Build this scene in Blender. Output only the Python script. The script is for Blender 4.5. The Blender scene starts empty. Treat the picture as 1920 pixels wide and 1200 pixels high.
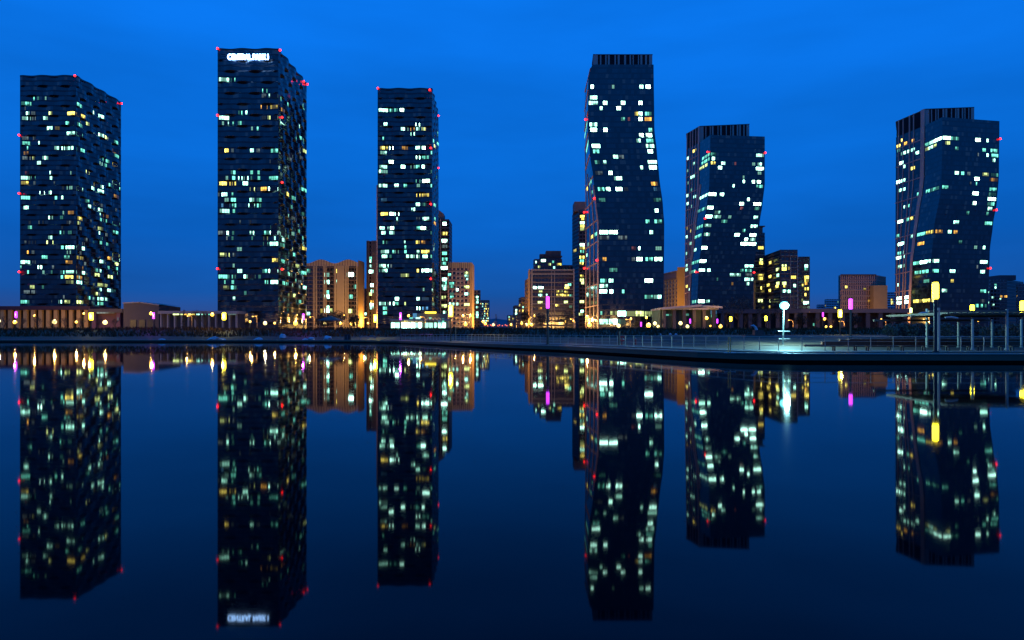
import bpy, bmesh, math, random
from mathutils import Vector, noise
random.seed(11)
R = math.radians
F, CX, HY, CAMZ = 1280.0, 960.0, 624.5, 2.5      # photo focal length (px), centre column, horizon row, eye height (m)

# ------------------------------------------------------------------ camera, sky, exposure
scn = bpy.context.scene
cam_d = bpy.data.cameras.new('camera'); cam = bpy.data.objects.new('camera', cam_d)
scn.collection.objects.link(cam); scn.camera = cam
cam.location = (0, 0, CAMZ); cam.rotation_euler = (R(90), 0, 0)
cam_d.sensor_width = 36; cam_d.lens = 36 * F / 1920; cam_d.shift_y = (HY - 600) / 1920
cam_d.clip_start = 0.1; cam_d.clip_end = 12000
world = bpy.data.worlds.new('World'); scn.world = world; world.use_nodes = True
nt = world.node_tree; nt.nodes.clear()
out = nt.nodes.new('ShaderNodeOutputWorld'); bg = nt.nodes.new('ShaderNodeBackground')
tc = nt.nodes.new('ShaderNodeTexCoord'); sep = nt.nodes.new('ShaderNodeSeparateXYZ')
ramp = nt.nodes.new('ShaderNodeValToRGB')
nt.links.new(tc.outputs['Generated'], sep.inputs[0])
nz = nt.nodes.new('ShaderNodeTexNoise'); nz.inputs['Scale'].default_value = 2.2; nz.inputs['Detail'].default_value = 4
mp = nt.nodes.new('ShaderNodeMapping'); mp.inputs['Scale'].default_value = (1, 1, 5)
nt.links.new(tc.outputs['Generated'], mp.inputs[0]); nt.links.new(mp.outputs[0], nz.inputs[0])
nt.links.new(sep.outputs['Z'], ramp.inputs[0])
els = [(0.0, (.050, .062, .200)), (.02, (.028, .070, .260)), (.055, (.008, .092, .395)), (.13, (.003, .116, .535)), (.24, (.002, .150, .69)),
       (.42, (.002, .178, .84)), (1.0, (.002, .180, .85))]
while len(ramp.color_ramp.elements) < len(els): ramp.color_ramp.elements.new(.5)
for e, (p, c) in zip(ramp.color_ramp.elements, els): e.position = p; e.color = (*c, 1)
sky = nt.nodes.new('ShaderNodeTexSky'); sky.sky_type = 'NISHITA'; sky.sun_disc = False
sky.sun_elevation = R(-4); sky.sun_rotation = R(200)
mixs = nt.nodes.new('ShaderNodeMix'); mixs.data_type = 'RGBA'; mixs.blend_type = 'ADD'; mixs.inputs[0].default_value = .05
nt.links.new(ramp.outputs[0], mixs.inputs[6]); nt.links.new(sky.outputs[0], mixs.inputs[7])
mr = nt.nodes.new('ShaderNodeMapRange'); mr.inputs[1].default_value = .35; mr.inputs[2].default_value = .68
mr.inputs[3].default_value = .89; mr.inputs[4].default_value = 1.10
nt.links.new(nz.outputs[0], mr.inputs[0])
mm = nt.nodes.new('ShaderNodeVectorMath'); mm.operation = 'SCALE'
nt.links.new(mixs.outputs[2], mm.inputs[0]); nt.links.new(mr.outputs[0], mm.inputs['Scale'])
nt.links.new(mm.outputs[0], bg.inputs[0]); bg.inputs[1].default_value = 1.0
nt.links.new(bg.outputs[0], out.inputs[0])
vs = scn.view_settings; vs.view_transform = 'Standard'; vs.look = 'None'; vs.exposure = 0; vs.gamma = 1
scn.render.engine = 'CYCLES'; scn.cycles.use_denoising = True
scn.cycles.sample_clamp_indirect = 6; scn.cycles.max_bounces = 5; scn.cycles.use_light_tree = True
scn.cycles.caustics_reflective = False; scn.cycles.caustics_refractive = False

# ------------------------------------------------------------------ helpers
COL = scn.collection
MATS = {}
def mat(name, base=(.1, .1, .1), rough=.6, metal=0, emis=None, strength=1, var=0, scale=.5, spec=.5, sample=False, ior=None):
    if name in MATS: return MATS[name]
    m = bpy.data.materials.new(name); m.use_nodes = True; MATS[name] = m
    n = m.node_tree; b = n.nodes['Principled BSDF']
    b.inputs['Base Color'].default_value = (*base, 1); b.inputs['Roughness'].default_value = rough
    b.inputs['Metallic'].default_value = metal; b.inputs['Specular IOR Level'].default_value = spec
    if ior: b.inputs['IOR'].default_value = ior
    if emis:
        b.inputs['Emission Color'].default_value = (*emis, 1); b.inputs['Emission Strength'].default_value = strength
        m.cycles.emission_sampling = 'AUTO' if sample else 'NONE'
    if var:
        t = n.nodes.new('ShaderNodeTexNoise'); t.inputs['Scale'].default_value = scale; t.inputs['Detail'].default_value = 6
        co = n.nodes.new('ShaderNodeTexCoord'); n.links.new(co.outputs['Object'], t.inputs[0])
        mx = n.nodes.new('ShaderNodeMix'); mx.data_type = 'RGBA'
        mx.inputs[6].default_value = (*[c * (1 - var) for c in base], 1); mx.inputs[7].default_value = (*[min(1, c * (1 + var)) for c in base], 1)
        n.links.new(t.outputs[0], mx.inputs[0]); n.links.new(mx.outputs[2], b.inputs['Base Color'])
        bp = n.nodes.new('ShaderNodeBump'); bp.inputs['Strength'].default_value = .15; bp.inputs['Distance'].default_value = .05
        n.links.new(t.outputs[0], bp.inputs['Height']); n.links.new(bp.outputs[0], b.inputs['Normal'])
    return m

class MB:
    """collects quads and boxes, then links them as one mesh object"""
    def __init__(s): s.v = []; s.f = []; s.m = []
    def quad(s, a, b, c, d, mi=0):
        n = len(s.v); s.v += [tuple(a), tuple(b), tuple(c), tuple(d)]; s.f.append((n, n + 1, n + 2, n + 3)); s.m.append(mi)
    def poly(s, pts, mi=0):
        n = len(s.v); s.v += [tuple(p) for p in pts]; s.f.append(tuple(range(n, n + len(pts)))); s.m.append(mi)
    def box(s, x0, x1, y0, y1, z0, z1, mi=0):
        n = len(s.v)
        s.v += [(x0, y0, z0), (x1, y0, z0), (x1, y1, z0), (x0, y1, z0), (x0, y0, z1), (x1, y0, z1), (x1, y1, z1), (x0, y1, z1)]
        for q in ((0, 1, 5, 4), (1, 2, 6, 5), (2, 3, 7, 6), (3, 0, 4, 7), (4, 5, 6, 7), (3, 2, 1, 0)):
            s.f.append(tuple(n + k for k in q)); s.m.append(mi)
    def tube(s, pts, rad, seg=8, mi=0, cap=True):
        """sweep a circle along points; rad may be a list"""
        pts = [Vector(p) for p in pts]; rs = rad if isinstance(rad, (list, tuple)) else [rad] * len(pts)
        n0 = len(s.v)
        for i, p in enumerate(pts):
            d = (pts[min(i + 1, len(pts) - 1)] - pts[max(i - 1, 0)]).normalized()
            u = d.cross(Vector((0, 0, 1)) if abs(d.z) < .9 else Vector((1, 0, 0))).normalized(); w = d.cross(u)
            for k in range(seg):
                a = 2 * math.pi * k / seg
                s.v.append(tuple(p + (u * math.cos(a) + w * math.sin(a)) * rs[i]))
        for i in range(len(pts) - 1):
            for k in range(seg):
                a = n0 + i * seg + k; b = n0 + i * seg + (k + 1) % seg
                s.f.append((a, b, b + seg, a + seg)); s.m.append(mi)
        if cap:
            s.f.append(tuple(n0 + k for k in range(seg))); s.m.append(mi)
            s.f.append(tuple(n0 + (len(pts) - 1) * seg + k for k in reversed(range(seg)))); s.m.append(mi)
    def ball(s, c, r, seg=12, ring=7, mi=0, sz=1.0):
        prof = [(c[0], c[1], c[2] - r * sz * math.cos(math.pi * i / ring)) for i in range(ring + 1)]
        s.tube(prof, [max(.002, r * math.sin(math.pi * i / ring)) for i in range(ring + 1)], seg, mi)
    def build(s, name, mats, parent=None, loc=None, smooth=False):
        o0 = Vector(loc) if loc is not None else Vector((0, 0, 0))
        me = bpy.data.meshes.new(name)
        me.from_pydata([tuple(Vector(v) - o0) for v in s.v], [], s.f)
        for m in (mats if isinstance(mats, (list, tuple)) else [mats]): me.materials.append(m)
        me.polygons.foreach_set('material_index', s.m)
        if smooth: me.polygons.foreach_set('use_smooth', [True] * len(me.polygons))
        me.update()
        o = bpy.data.objects.new(name, me); COL.objects.link(o)
        if parent: o.parent = parent
        else: o.location = o0
        return o

def thing(name, label, cat, loc, group=None):
    o = bpy.data.objects.new(name, None); COL.objects.link(o); o.location = loc; o.empty_display_size = .5
    o['label'] = label; o['category'] = cat; o['kind'] = 'thing'
    if group: o['group'] = group
    return o
def tag(o, label, cat, group=None):
    o['label'] = label; o['category'] = cat
    if group: o['group'] = group
    return o
def struct(o): o['kind'] = 'structure'; return o
def part(mesh_o, name, root, loc=(0, 0, 0)):
    """another object sharing a mesh, as a part"""
    o = bpy.data.objects.new(name, mesh_o); COL.objects.link(o); o.parent = root; o.location = loc; return o
def copy_tree(o, parent=None):
    c = o.copy(); COL.objects.link(c); c.parent = parent
    for ch in list(o.children): copy_tree(ch, c)
    return c
def W(px, py, Y): return Vector(((px - CX) / F * Y, Y, CAMZ + (HY - py) / F * Y))
def lerp(a, b, t): return a + (b - a) * t
def interp(path, y):
    if isinstance(path, (int, float)): return path
    if y <= path[0][0]: return path[0][1]
    for (y0, a), (y1, b) in zip(path, path[1:]):
        if y <= y1:
            t = (y - y0) / (y1 - y0); t = t * t * (3 - 2 * t) * .5 + t * .5
            return lerp(a, b, t)
    return path[-1][1]
def sstep(a, b, x):
    t = max(0, min(1, (x - a) / (b - a))); return t * t * (3 - 2 * t)

# ------------------------------------------------------------------ materials
GLASS = [mat('tower_glass_%d' % i, c, r, spec=.85, ior=n_) for i, (c, r, n_) in enumerate(
    [((.002, .005, .012), .10, 1.54), ((.003, .007, .016), .18, 1.58), ((.002, .004, .009), .08, 1.50), ((.004, .008, .018), .22, 1.62), ((.001, .003, .006), .12, 1.45)])]
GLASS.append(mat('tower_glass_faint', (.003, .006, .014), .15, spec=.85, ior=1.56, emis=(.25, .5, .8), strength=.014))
SPAN = mat('tower_spandrel', (.004, .007, .015), .35, spec=.6, var=.3, scale=.2)
SPAN2 = mat('folded_spandrel', (.002, .0045, .010), .2, spec=.85, ior=1.5)
SLABEDGE = mat('tower_slab_edge', (.030, .022, .030), .6)
BRONZE = mat('bronze_cladding', (.50, .31, .25), .55, var=.2, scale=.15)
BRONZE_D = mat('dark_bronze_cladding', (.07, .052, .06), .5, var=.25, scale=.2)
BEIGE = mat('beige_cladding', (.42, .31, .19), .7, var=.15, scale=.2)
BROWNW = mat('brown_render', (.20, .135, .11), .75, var=.2, scale=.2)
DARKW = mat('dark_grey_render', (.075, .062, .07), .75, var=.25, scale=.2)
PALEW = mat('pale_concrete', (.30, .26, .25), .75, var=.15, scale=.2)
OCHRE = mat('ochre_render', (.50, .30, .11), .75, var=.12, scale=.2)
BGLASS = [mat('block_glass_%d' % i, c, .15, spec=.8, ior=1.6) for i, c in enumerate([(.008, .010, .018), (.014, .015, .022), (.02, .016, .02)])]
METAL = mat('dark_metal', (.03, .032, .04), .45, metal=.3)
STEEL = mat('brushed_steel', (.34, .34, .36), .4, metal=.7)
CODES = {'w': (.40, 1.0, .77), 'W': (.48, 1.0, .81), 't': (.20, .95, .70), 'y': (1.0, .80, .14), 'o': (1.0, .50, .07),
         'g': (.80, 1.0, .34), 'd': (.62, .90, .90), 'b': (.16, .55, 1.0), 'r': (1.0, .30, .30), 'm': (.5, .8, .7)}
POWER = {'w': 4.6, 'W': 12.0, 't': 1.8, 'y': 3.6, 'o': 2.1, 'g': 2.8, 'd': .22, 'b': .9, 'r': .35, 'm': .2}
def lit(code, dim=False):
    k = .28 if dim else 1
    return [mat('lit_%s%s_%d' % (code, '_dim' if dim else '', i), (.02, .02, .02), .4, emis=CODES[code], strength=POWER[code] * k * f)
            for i, f in enumerate((1.0, .48, .10))]
RED = mat('beacon_red', (.1, 0, 0), .4, emis=(1, .012, .012), strength=9)

# ------------------------------------------------------------------ a building whose faces follow photo silhouettes at a real distance
class Bld:
    def __init__(s, name, label, cat, verts, back, zb, zt, pitch, z0=0, group=None, wave=0):
        """verts: [(px path, Y)] ordered as the facade turns; back: depth of the hidden rear"""
        s.V = verts; s.zb, s.zt, s.pitch, s.z0, s.wave = zb, zt, pitch, z0, wave
        ym = max(y for _, y in verts) + back; s.back = ym
        a = s.vp(0, zb); b = s.vp(len(verts) - 1, zb)
        s.loc = Vector(((a[0] + b[0]) / 2, (a[1] + b[1]) / 2, zb))
        s.root = thing(name, label, cat, s.loc, group); s.nf = len(verts) - 1; s.wins = 0
    def vp(s, i, z):
        path, Y = s.V[i]; py = HY - (z - CAMZ) * F / Y
        return Vector(((interp(path, py) - CX) / F * Y, Y, z))
    def flen(s, f): return (s.vp(f + 1, s.zb) - s.vp(f, s.zb)).length
    def pt(s, f, u, z, off=0):
        a, b = s.vp(f, z), s.vp(f + 1, z); p = a.lerp(b, u); d = (b - a); d.z = 0; L = d.length; d.normalize()
        if s.wave:
            k = int((z - s.z0 - .01) // (2 * s.pitch)); x = u * L
            off += s.wave * math.cos(2 * math.pi * x / 14.0 + math.pi * (k % 2)) * sstep(0, 2.5, x) * sstep(0, 2.5, L - x)
        return p + Vector((d.y, -d.x, 0)) * off
    def solve(s, px, py):
        best = None
        for f in range(s.nf):
            Ya, Yb = s.V[f][1], s.V[f + 1][1]
            def proj(u):
                Y = lerp(Ya, Yb, u); z = CAMZ + (HY - py) * Y / F
                a, b = s.vp(f, z), s.vp(f + 1, z); return CX + lerp(a.x, b.x, u) * F / Y, z
            l, r = proj(0)[0], proj(1)[0]
            if l <= px <= r or (f == 0 and px < l) or (f == s.nf - 1 and px > r):
                lo, hi = 0.0, 1.0
                for _ in range(22):
                    m = (lo + hi) / 2
                    if proj(m)[0] < px: lo = m
                    else: hi = m
                best = (f, lo, proj(lo)[1])
                if l <= px <= r: break
        return best or (0, .5, CAMZ + (HY - py) * s.V[0][1] / F)
    def ring(s, z, off=0):
        """plan outline at height z including the hidden rear"""
        n = len(s.V); P = [s.vp(i, z) for i in range(n)]
        k1, k0 = s.back / P[-1].y, s.back / P[0].y      # rear corners kept inside the visible silhouette
        P += [Vector((min(P[-1].x, P[-1].x * k1) - .3, s.back, z)), Vector((max(P[0].x, P[0].x * k0) + .3, s.back, z))]
        return P
    def bands(s, per, mats, spandrel=.9, pane=1.8, pier=0.0, inset=.0, seg=None, ledge=0, name='floor_band', pier_faces=None, pane_mats=None):
        """one object per storey group: spandrel strip plus a row of panes on every visible face"""
        H = s.pitch * per; n = int(math.ceil((s.zt - s.z0) / H - .01))
        gm = pane_mats or ([2, 2, 2, 3, 3, 3, 4, 4, 2, 7] if len(mats) == 8 else [2, 3, 4])
        for k in range(n):
            mb = MB(); a0 = s.z0 + k * H
            for j in range(per):
                z0 = a0 + j * s.pitch; z1 = min(z0 + spandrel, s.zt); z2 = min(z0 + s.pitch, s.zt)
                if z0 >= s.zt - .05: break
                e = .004
                for f in range(s.nf):
                    L = s.flen(f); m = max(1, int(round(L / pane)))
                    for i in range(m):
                        u0, u1 = i / m, (i + 1) / m
                        mb.quad(s.pt(f, u0, z0 + e), s.pt(f, u1, z0 + e), s.pt(f, u1, z1 - e), s.pt(f, u0, z1 - e), 0)
                        if z2 <= z1 + .1: continue
                        pf = pier if (pier_faces is None or f in pier_faces) else 0
                        if pf:
                            um = lerp(u0, u1, pf)
                            mb.quad(s.pt(f, u0, z1), s.pt(f, um, z1), s.pt(f, um, z2), s.pt(f, u0, z2), 1); u0 = um
                            mb.quad(s.pt(f, u0, z1, -inset), s.pt(f, u1, z1, -inset), s.pt(f, u1, z2, -inset), s.pt(f, u0, z2, -inset), random.choice(gm))
                        else:
                            mb.quad(s.pt(f, u0, z1 - e, -inset), s.pt(f, u1, z1 - e, -inset), s.pt(f, u1, z2 - e, -inset), s.pt(f, u0, z2 - e, -inset), random.choice(gm))
                    if ledge or s.wave:
                        zz = z0 if j == 0 else None
                        if zz is not None:
                            lo = -1.2 if s.wave else -.1; hi = ledge
                            for i in range(m):
                                u0, u1 = i / m, (i + 1) / m
                                mb.quad(s.pt(f, u0, zz + .02, lo), s.pt(f, u1, zz + .02, lo), s.pt(f, u1, zz + .02, hi), s.pt(f, u0, zz + .02, hi), 1)
                                if s.wave:
                                    zt = min(a0 + H, s.zt) - .02
                                    mb.quad(s.pt(f, u0, zt, hi), s.pt(f, u1, zt, hi), s.pt(f, u1, zt, lo), s.pt(f, u0, zt, lo), 1)
                                elif ledge:
                                    mb.quad(s.pt(f, u0, zz, ledge), s.pt(f, u1, zz, ledge), s.pt(f, u1, zz + .35, ledge), s.pt(f, u0, zz + .35, ledge), 1)
                                    mb.quad(s.pt(f, u0, zz + .35, ledge), s.pt(f, u1, zz + .35, ledge), s.pt(f, u1, zz + .35, lo), s.pt(f, u0, zz + .35, lo), 1)
                P0, P1 = s.ring(z0), s.ring(z2); nn = len(s.V)
                for q in range(nn - 1, nn + 2):
                    r = (q + 1) % (nn + 2); mb.quad(P0[q], P0[r], P1[r], P1[q], 0)
            mb.build(name, mats, s.root, s.loc)
        # plinth, hidden core and roof
        c = MB(); P0 = s.ring(s.zb); P1 = s.ring(s.z0 + .01)
        if s.z0 > s.zb + .3:
            for q in range(len(P0)):
                r = (q + 1) % len(P0); c.quad(P0[q], P0[r], P1[r], P1[q])
            c.build('plinth', mats[1], s.root, s.loc)
        c = MB()
        P = s.ring(s.zt - .3); c.poly([p for p in P])
        c.build('roof', mats[1], s.root, s.loc)
    def core(s, inset=1.3):
        c = MB(); zs = [lerp(s.zb, s.zt - .4, i / 12) for i in range(13)]
        rings = []
        for z in zs:
            P = s.ring(z); cx = sum(p.x for p in P) / len(P); cy = sum(p.y for p in P) / len(P)
            rings.append([Vector((p.x - math.copysign(inset, p.x - cx), p.y - math.copysign(inset, p.y - cy), p.z)) for p in P])
        for A, B in zip(rings, rings[1:]):
            for q in range(len(A)):
                r = (q + 1) % len(A); c.quad(A[q], A[r], B[r], B[q])
        c.build('core', mat('core_dark', (.01, .01, .012), .8), s.root, s.loc)
    def window(s, px, py, w, code, dim=False, h=None, lo=.95, off=.14, pane=1.25, split=True, snap=True):
        f, u, z = s.solve(px, py)
        fa, ua, _ = s.solve(px - w / 2, py); fb, ub, _ = s.solve(px + w / 2, py)
        if fa != f: ua = 0.004
        if fb != f: ub = .996
        ua, ub = max(.004, ua), min(.996, ub)
        L = s.flen(f)
        if (ub - ua) * L < .8:
            c = (ua + ub) / 2; ua, ub = c - .45 / L, c + .45 / L
        hh = h or (s.pitch - lo - .12)
        zf = s.z0 + math.floor((z - s.z0) / s.pitch) * s.pitch + lo if snap else z - hh / 2
        zf = max(s.zb + .3, min(zf, s.zt - hh - .2))
        n = max(1, int(round((ub - ua) * L / pane))); mb = MB(); g = .07; wb = random.uniform(.08, .68)
        for i in range(n):
            u0, u1 = lerp(ua, ub, (i + g) / n), lerp(ua, ub, (i + 1 - g) / n)
            r = random.random(); lv = 0 if r < wb else (1 if r < wb + .35 else 2)
            if code in 'W': lv = 0 if r < .85 else 1
            if split:
                zm = zf + hh * .36
                l2 = lv if random.random() < .6 else min(2, lv + 1)
                mb.quad(s.pt(f, u0, zf, off), s.pt(f, u1, zf, off), s.pt(f, u1, zm - .05, off), s.pt(f, u0, zm - .05, off), l2)
                mb.quad(s.pt(f, u0, zm + .05, off), s.pt(f, u1, zm + .05, off), s.pt(f, u1, zf + hh, off), s.pt(f, u0, zf + hh, off), lv)
            else:
                mb.quad(s.pt(f, u0, zf, off), s.pt(f, u1, zf, off), s.pt(f, u1, zf + hh, off), s.pt(f, u0, zf + hh, off), lv)
        # dark frame behind the panes
        e = .1 / L
        mb.quad(s.pt(f, ua - e, zf - .1, off - .05), s.pt(f, ub + e, zf - .1, off - .05), s.pt(f, ub + e, zf + hh + .1, off - .05), s.pt(f, ua - e, zf + hh + .1, off - .05), 3)
        mb.build('lit_window', lit(code, dim) + [METAL], s.root, s.loc)
    def windows(s, ox, oy, sc, data, **kw):
        for t in data.split():
            a = t.split(','); s.window(ox + float(a[0]) / sc, oy + float(a[1]) / sc, float(a[2]) / sc, a[3][0], dim=len(a[3]) > 1, **kw)
    def beacons(s, pts):
        for px, py in pts:
            f, u, z = s.solve(px, py); p = s.pt(f, min(.998, max(.002, u)), z, .9)
            mb = MB(); mb.ball(p, .62, 8, 5)
            q = s.pt(f, min(.998, max(.002, u)), z, .05)
            b = mb.build('beacon', RED, s.root, s.loc)
            m2 = MB(); m2.tube([q - Vector((0, 0, .8)), p - Vector((0, 0, .75)), p - Vector((0, 0, .55))], .1, 5); m2.build('bracket', METAL, b, s.loc)
    def fin(s, f, u, z0, z1, w=.5, d=.35, m=None, name='fin', steps=10):
        mb = MB(); L = s.flen(f); h = w / 2 / L; zs = [lerp(z0, z1, i / steps) for i in range(steps + 1)]
        for za, zb in zip(zs, zs[1:]):
            A = [s.pt(f, u - h, za, -.1), s.pt(f, u - h, za, d), s.pt(f, u + h, za, d), s.pt(f, u + h, za, -.1)]
            B = [s.pt(f, u - h, zb, -.1), s.pt(f, u - h, zb, d), s.pt(f, u + h, zb, d), s.pt(f, u + h, zb, -.1)]
            for q in range(3): mb.quad(A[q], A[q + 1], B[q + 1], B[q])
        mb.poly(B)
        return mb.build(name, m or BRONZE, s.root, s.loc)
    def course(s, f, z, h=.5, d=.3, m=None, u0=0, u1=1, name='string_course', n=1):
        mb = MB()
        for i in range(n):
            a, b = lerp(u0, u1, i / n), lerp(u0, u1, (i + 1) / n)
            P = [s.pt(f, a, z, d), s.pt(f, b, z, d), s.pt(f, b, z + h, d), s.pt(f, a, z + h, d)]
            Q = [s.pt(f, a, z, -.1), s.pt(f, b, z, -.1), s.pt(f, b, z + h, -.1), s.pt(f, a, z + h, -.1)]
            mb.quad(*P); mb.quad(P[3], P[2], Q[2], Q[3]); mb.quad(Q[0], Q[1], P[1], P[0])
            mb.quad(Q[0], P[0], P[3], Q[3]); mb.quad(P[1], Q[1], Q[2], P[2])
        return mb.build(name, m or BRONZE, s.root, s.loc)
    def zat(s, py, i=0): return CAMZ + (HY - py) * s.V[i][1] / F

# ------------------------------------------------------------------ water, shore and ground
SHORE = [(-3000, 190), (-120, 190), (-80, 188), (-51, 183), (-38, 177), (-27.6, 166), (-16, 142), (-5.5, 117.6), (.5, 105), (6.6, 94), (11, 82), (14.6, 72), (17.4, 64),
         (20.2, 59.6), (24, 57.6), (30, 57.2), (43, 57), (200, 56), (3000, 50)]
def Ys(x):
    for (x0, a), (x1, b) in zip(SHORE, SHORE[1:]):
        if x <= x1: return lerp(a, b, (x - x0) / (x1 - x0))
    return 50
def deckz(x): return lerp(.55, .74, sstep(-60, -5, x))
def zg(x, y):
    ys = Ys(x); dz = deckz(x)
    z = dz + (1.35 - dz) * sstep(ys + 7, 206, y)
    z += 2.2 * sstep(207, 222, y) - 1.1 * sstep(224, 242, y)
    z += 1.15 * sstep(24, 30, x) * sstep(80, 92, y) * (1 - sstep(130, 170, y))
    if 203 < y < 245: z += .35 * noise.noise(Vector((x * .06, y * .09, 3)))
    return z
mb = MB(); mb.quad((-4000, -60, 0), (4000, -60, 0), (4000, 260, 0), (-4000, 260, 0))
WATER = bpy.data.materials.new('lake_water'); WATER.use_nodes = True
n = WATER.node_tree; b = n.nodes['Principled BSDF']
b.inputs['Base Color'].default_value = (.0006, .0016, .004, 1); b.inputs['IOR'].default_value = 1.115; b.inputs['Roughness'].default_value = .030
co = n.nodes.new('ShaderNodeTexCoord'); mpn = n.nodes.new('ShaderNodeMapping'); mpn.inputs['Scale'].default_value = (.25, .5, 1)
t = n.nodes.new('ShaderNodeTexNoise'); t.inputs['Scale'].default_value = .55; t.inputs['Detail'].default_value = 3
bp = n.nodes.new('ShaderNodeBump'); bp.inputs['Strength'].default_value = .0035; bp.inputs['Distance'].default_value = .25
n.links.new(co.outputs['Object'], mpn.inputs[0]); n.links.new(mpn.outputs[0], t.inputs[0]); n.links.new(t.outputs[0], bp.inputs['Height']); n.links.new(bp.outputs[0], b.inputs['Normal'])
struct(mb.build('lake_water', WATER))

xs = sorted(set([-3000, -1500, -900, -600, -420, -300] + [x * .5 for x in range(-480, 481, 8)] + [x * .75 for x in range(-50, 80)] + [260, 300, 420, 600, 900, 1500, 3000]))
def rows(x):
    ys = Ys(x); r = [ys + .5, ys + 3, ys + 6, ys + 10, ys + 16]
    r += [lerp(ys + 16, 207, k / 9) for k in range(1, 10)] + [207 + k * 3 for k in range(1, 13)] + [260, 330, 450, 700, 1200, 2500, 6000]
    return r
GROUND = mat('ground_paving', (.046, .024, .009), .8, var=.35, scale=.25)
mb = MB(); grid = [[(x, y, zg(x, y)) for y in rows(x)] for x in xs]
for A, B in zip(grid, grid[1:]):
    for i in range(len(A) - 1): mb.quad(A[i], B[i], B[i + 1], A[i + 1])
struct(mb.build('ground', GROUND, smooth=True))
# quay edge swept along the shoreline: coping, sloped face, recess with painted shade below
COPE = mat('coping_stone', (.20, .17, .14), .45, var=.2, scale=.6); QFACE = mat('quay_concrete', (.085, .055, .028), .7, var=.35, scale=.8)
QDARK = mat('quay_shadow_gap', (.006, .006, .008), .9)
sx = sorted(set([-3000, -900, -400] + [x * .6 for x in range(-400, 420)] + [400, 900, 3000])); pr = []
for x in sx:
    y, dz = Ys(x), deckz(x); dx = (Ys(x + .3) - Ys(x - .3)) / .6; nn = Vector((dx, -1, 0)).normalized()
    P = lambda o, z: Vector((x, y, z)) + nn * o
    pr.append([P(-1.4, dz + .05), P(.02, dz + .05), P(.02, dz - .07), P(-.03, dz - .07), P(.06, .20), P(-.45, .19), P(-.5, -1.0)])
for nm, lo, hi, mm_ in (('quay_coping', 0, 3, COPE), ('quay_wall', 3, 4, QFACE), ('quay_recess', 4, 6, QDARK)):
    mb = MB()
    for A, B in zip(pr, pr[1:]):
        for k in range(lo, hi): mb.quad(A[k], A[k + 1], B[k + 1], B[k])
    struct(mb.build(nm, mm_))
# an upper walkway step behind the quay edge on the projecting promenade
PAVE = mat('promenade_paving', (.10, .085, .065), .6, var=.3, scale=.5)
def off_pt(x, o, z):
    y = Ys(x); dx = (Ys(x + .3) - Ys(x - .3)) / .6; nn = Vector((dx, -1, 0)).normalized()
    return Vector((x, y, z)) - nn * o
mb = MB(); pr = []
for x in [x * .5 for x in range(-50, 130)]:
    pr.append([off_pt(x, 2.6, .70), off_pt(x, 2.6, .86), off_pt(x, 3.0, .862), off_pt(x, 8.0, .868), off_pt(x, 8.0, .5)])
for A, B in zip(pr, pr[1:]):
    for k in range(4): mb.quad(A[k + 1], A[k], B[k], B[k + 1])
struct(mb.build('promenade', PAVE))
# far ridge seen in the gap between the blocks
mb = MB(); prev = None
HILL = mat('far_hill', (.10, .08, .12), .9, var=.2, scale=.01)
for i in range(81):
    x = -1300 + i * 26; h = 70 + 26 * noise.noise(Vector((x * .004, 1, 0))) + 10 * noise.noise(Vector((x * .02, 5, 0)))
    cur = [Vector((x, 3000, -5)), Vector((x, 3100, h * .6)), Vector((x, 3300, h)), Vector((x, 3800, -5))]
    if prev:
        for k in range(3): mb.quad(prev[k], cur[k], cur[k + 1], prev[k + 1])
    prev = cur
struct(mb.build('hill', HILL, smooth=True))
# rough winter shrub belt on the bank: too many stems to count
HEDGE = mat('winter_shrub', (.085, .030, .006), .9, var=.4, scale=.8)
mb = MB(); rnd = random.Random(5)
for i in range(15000):
    x = rnd.uniform(-200, 200); y = rnd.uniform(208, 231); z = zg(x, y)
    hg = rnd.uniform(.5, 1.15) * (1 + .25 * noise.noise(Vector((x * .05, y * .1, 9)))); a = rnd.uniform(0, 6.28); w = rnd.uniform(.12, .32)
    c, s_ = math.cos(a) * w, math.sin(a) * w; lx, ly = rnd.uniform(-.35, .35), rnd.uniform(-.3, .3)
    mb.poly([(x - c, y - s_, z - .1), (x + c, y + s_, z - .1), (x + c * .6 + lx, y + s_ * .6 + ly, z + hg * .7), (x + lx * 1.4, y + ly * 1.4, z + hg)])
o = mb.build('shrub_belt', HEDGE); o['kind'] = 'stuff'; tag(o, 'dark brown belt of winter shrubs along the bank behind the water', 'shrubs'); 

# ------------------------------------------------------------------ three wave-fronted towers
def wave_tower(label, pl, pc, pr_, Y0, Y1, ytop, grp='wave fronted glass towers'):
    zt = CAMZ + (HY - ytop) * Y0 / F
    T = Bld('wave_tower', label, 'tower', [(pl, Y0), (pc, Y0), (pr_, Y1)], 6, 2.5, zt, 3.095, 2.6 + (zt - 2.6) % 3.095, grp, wave=.62)
    T.z0 = zt - 3.095 * int((zt - 5) / 3.095)
    T.bands(2, [SPAN, SLABEDGE] + GLASS, spandrel=1.0, pane=1.75)
    T.core(2.0)
    mbp = MB()      # wavy roof parapet
    for f in range(2):
        m = int(T.flen(f) / 1.2)
        for i in range(m):
            u0, u1 = i / m, (i + 1) / m
            a, b_ = T.pt(f, u0, zt - .03, .12), T.pt(f, u1, zt - .03, .12); up = Vector((0, 0, 1.0))
            c, d = T.pt(f, u0, zt - .03, -.3), T.pt(f, u1, zt - .03, -.3)
            mbp.quad(a, b_, b_ + up, a + up); mbp.quad(a + up, b_ + up, d + up, c + up); mbp.quad(d, c, c + up, d + up)
    mbp.build('parapet', SPAN, T.root, T.loc)
    return T
T1 = wave_tower('dark wave-fronted glass tower behind the low podium with orange-lit columns', 37.5, 143, 227, 426, 475, 144)
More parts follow.
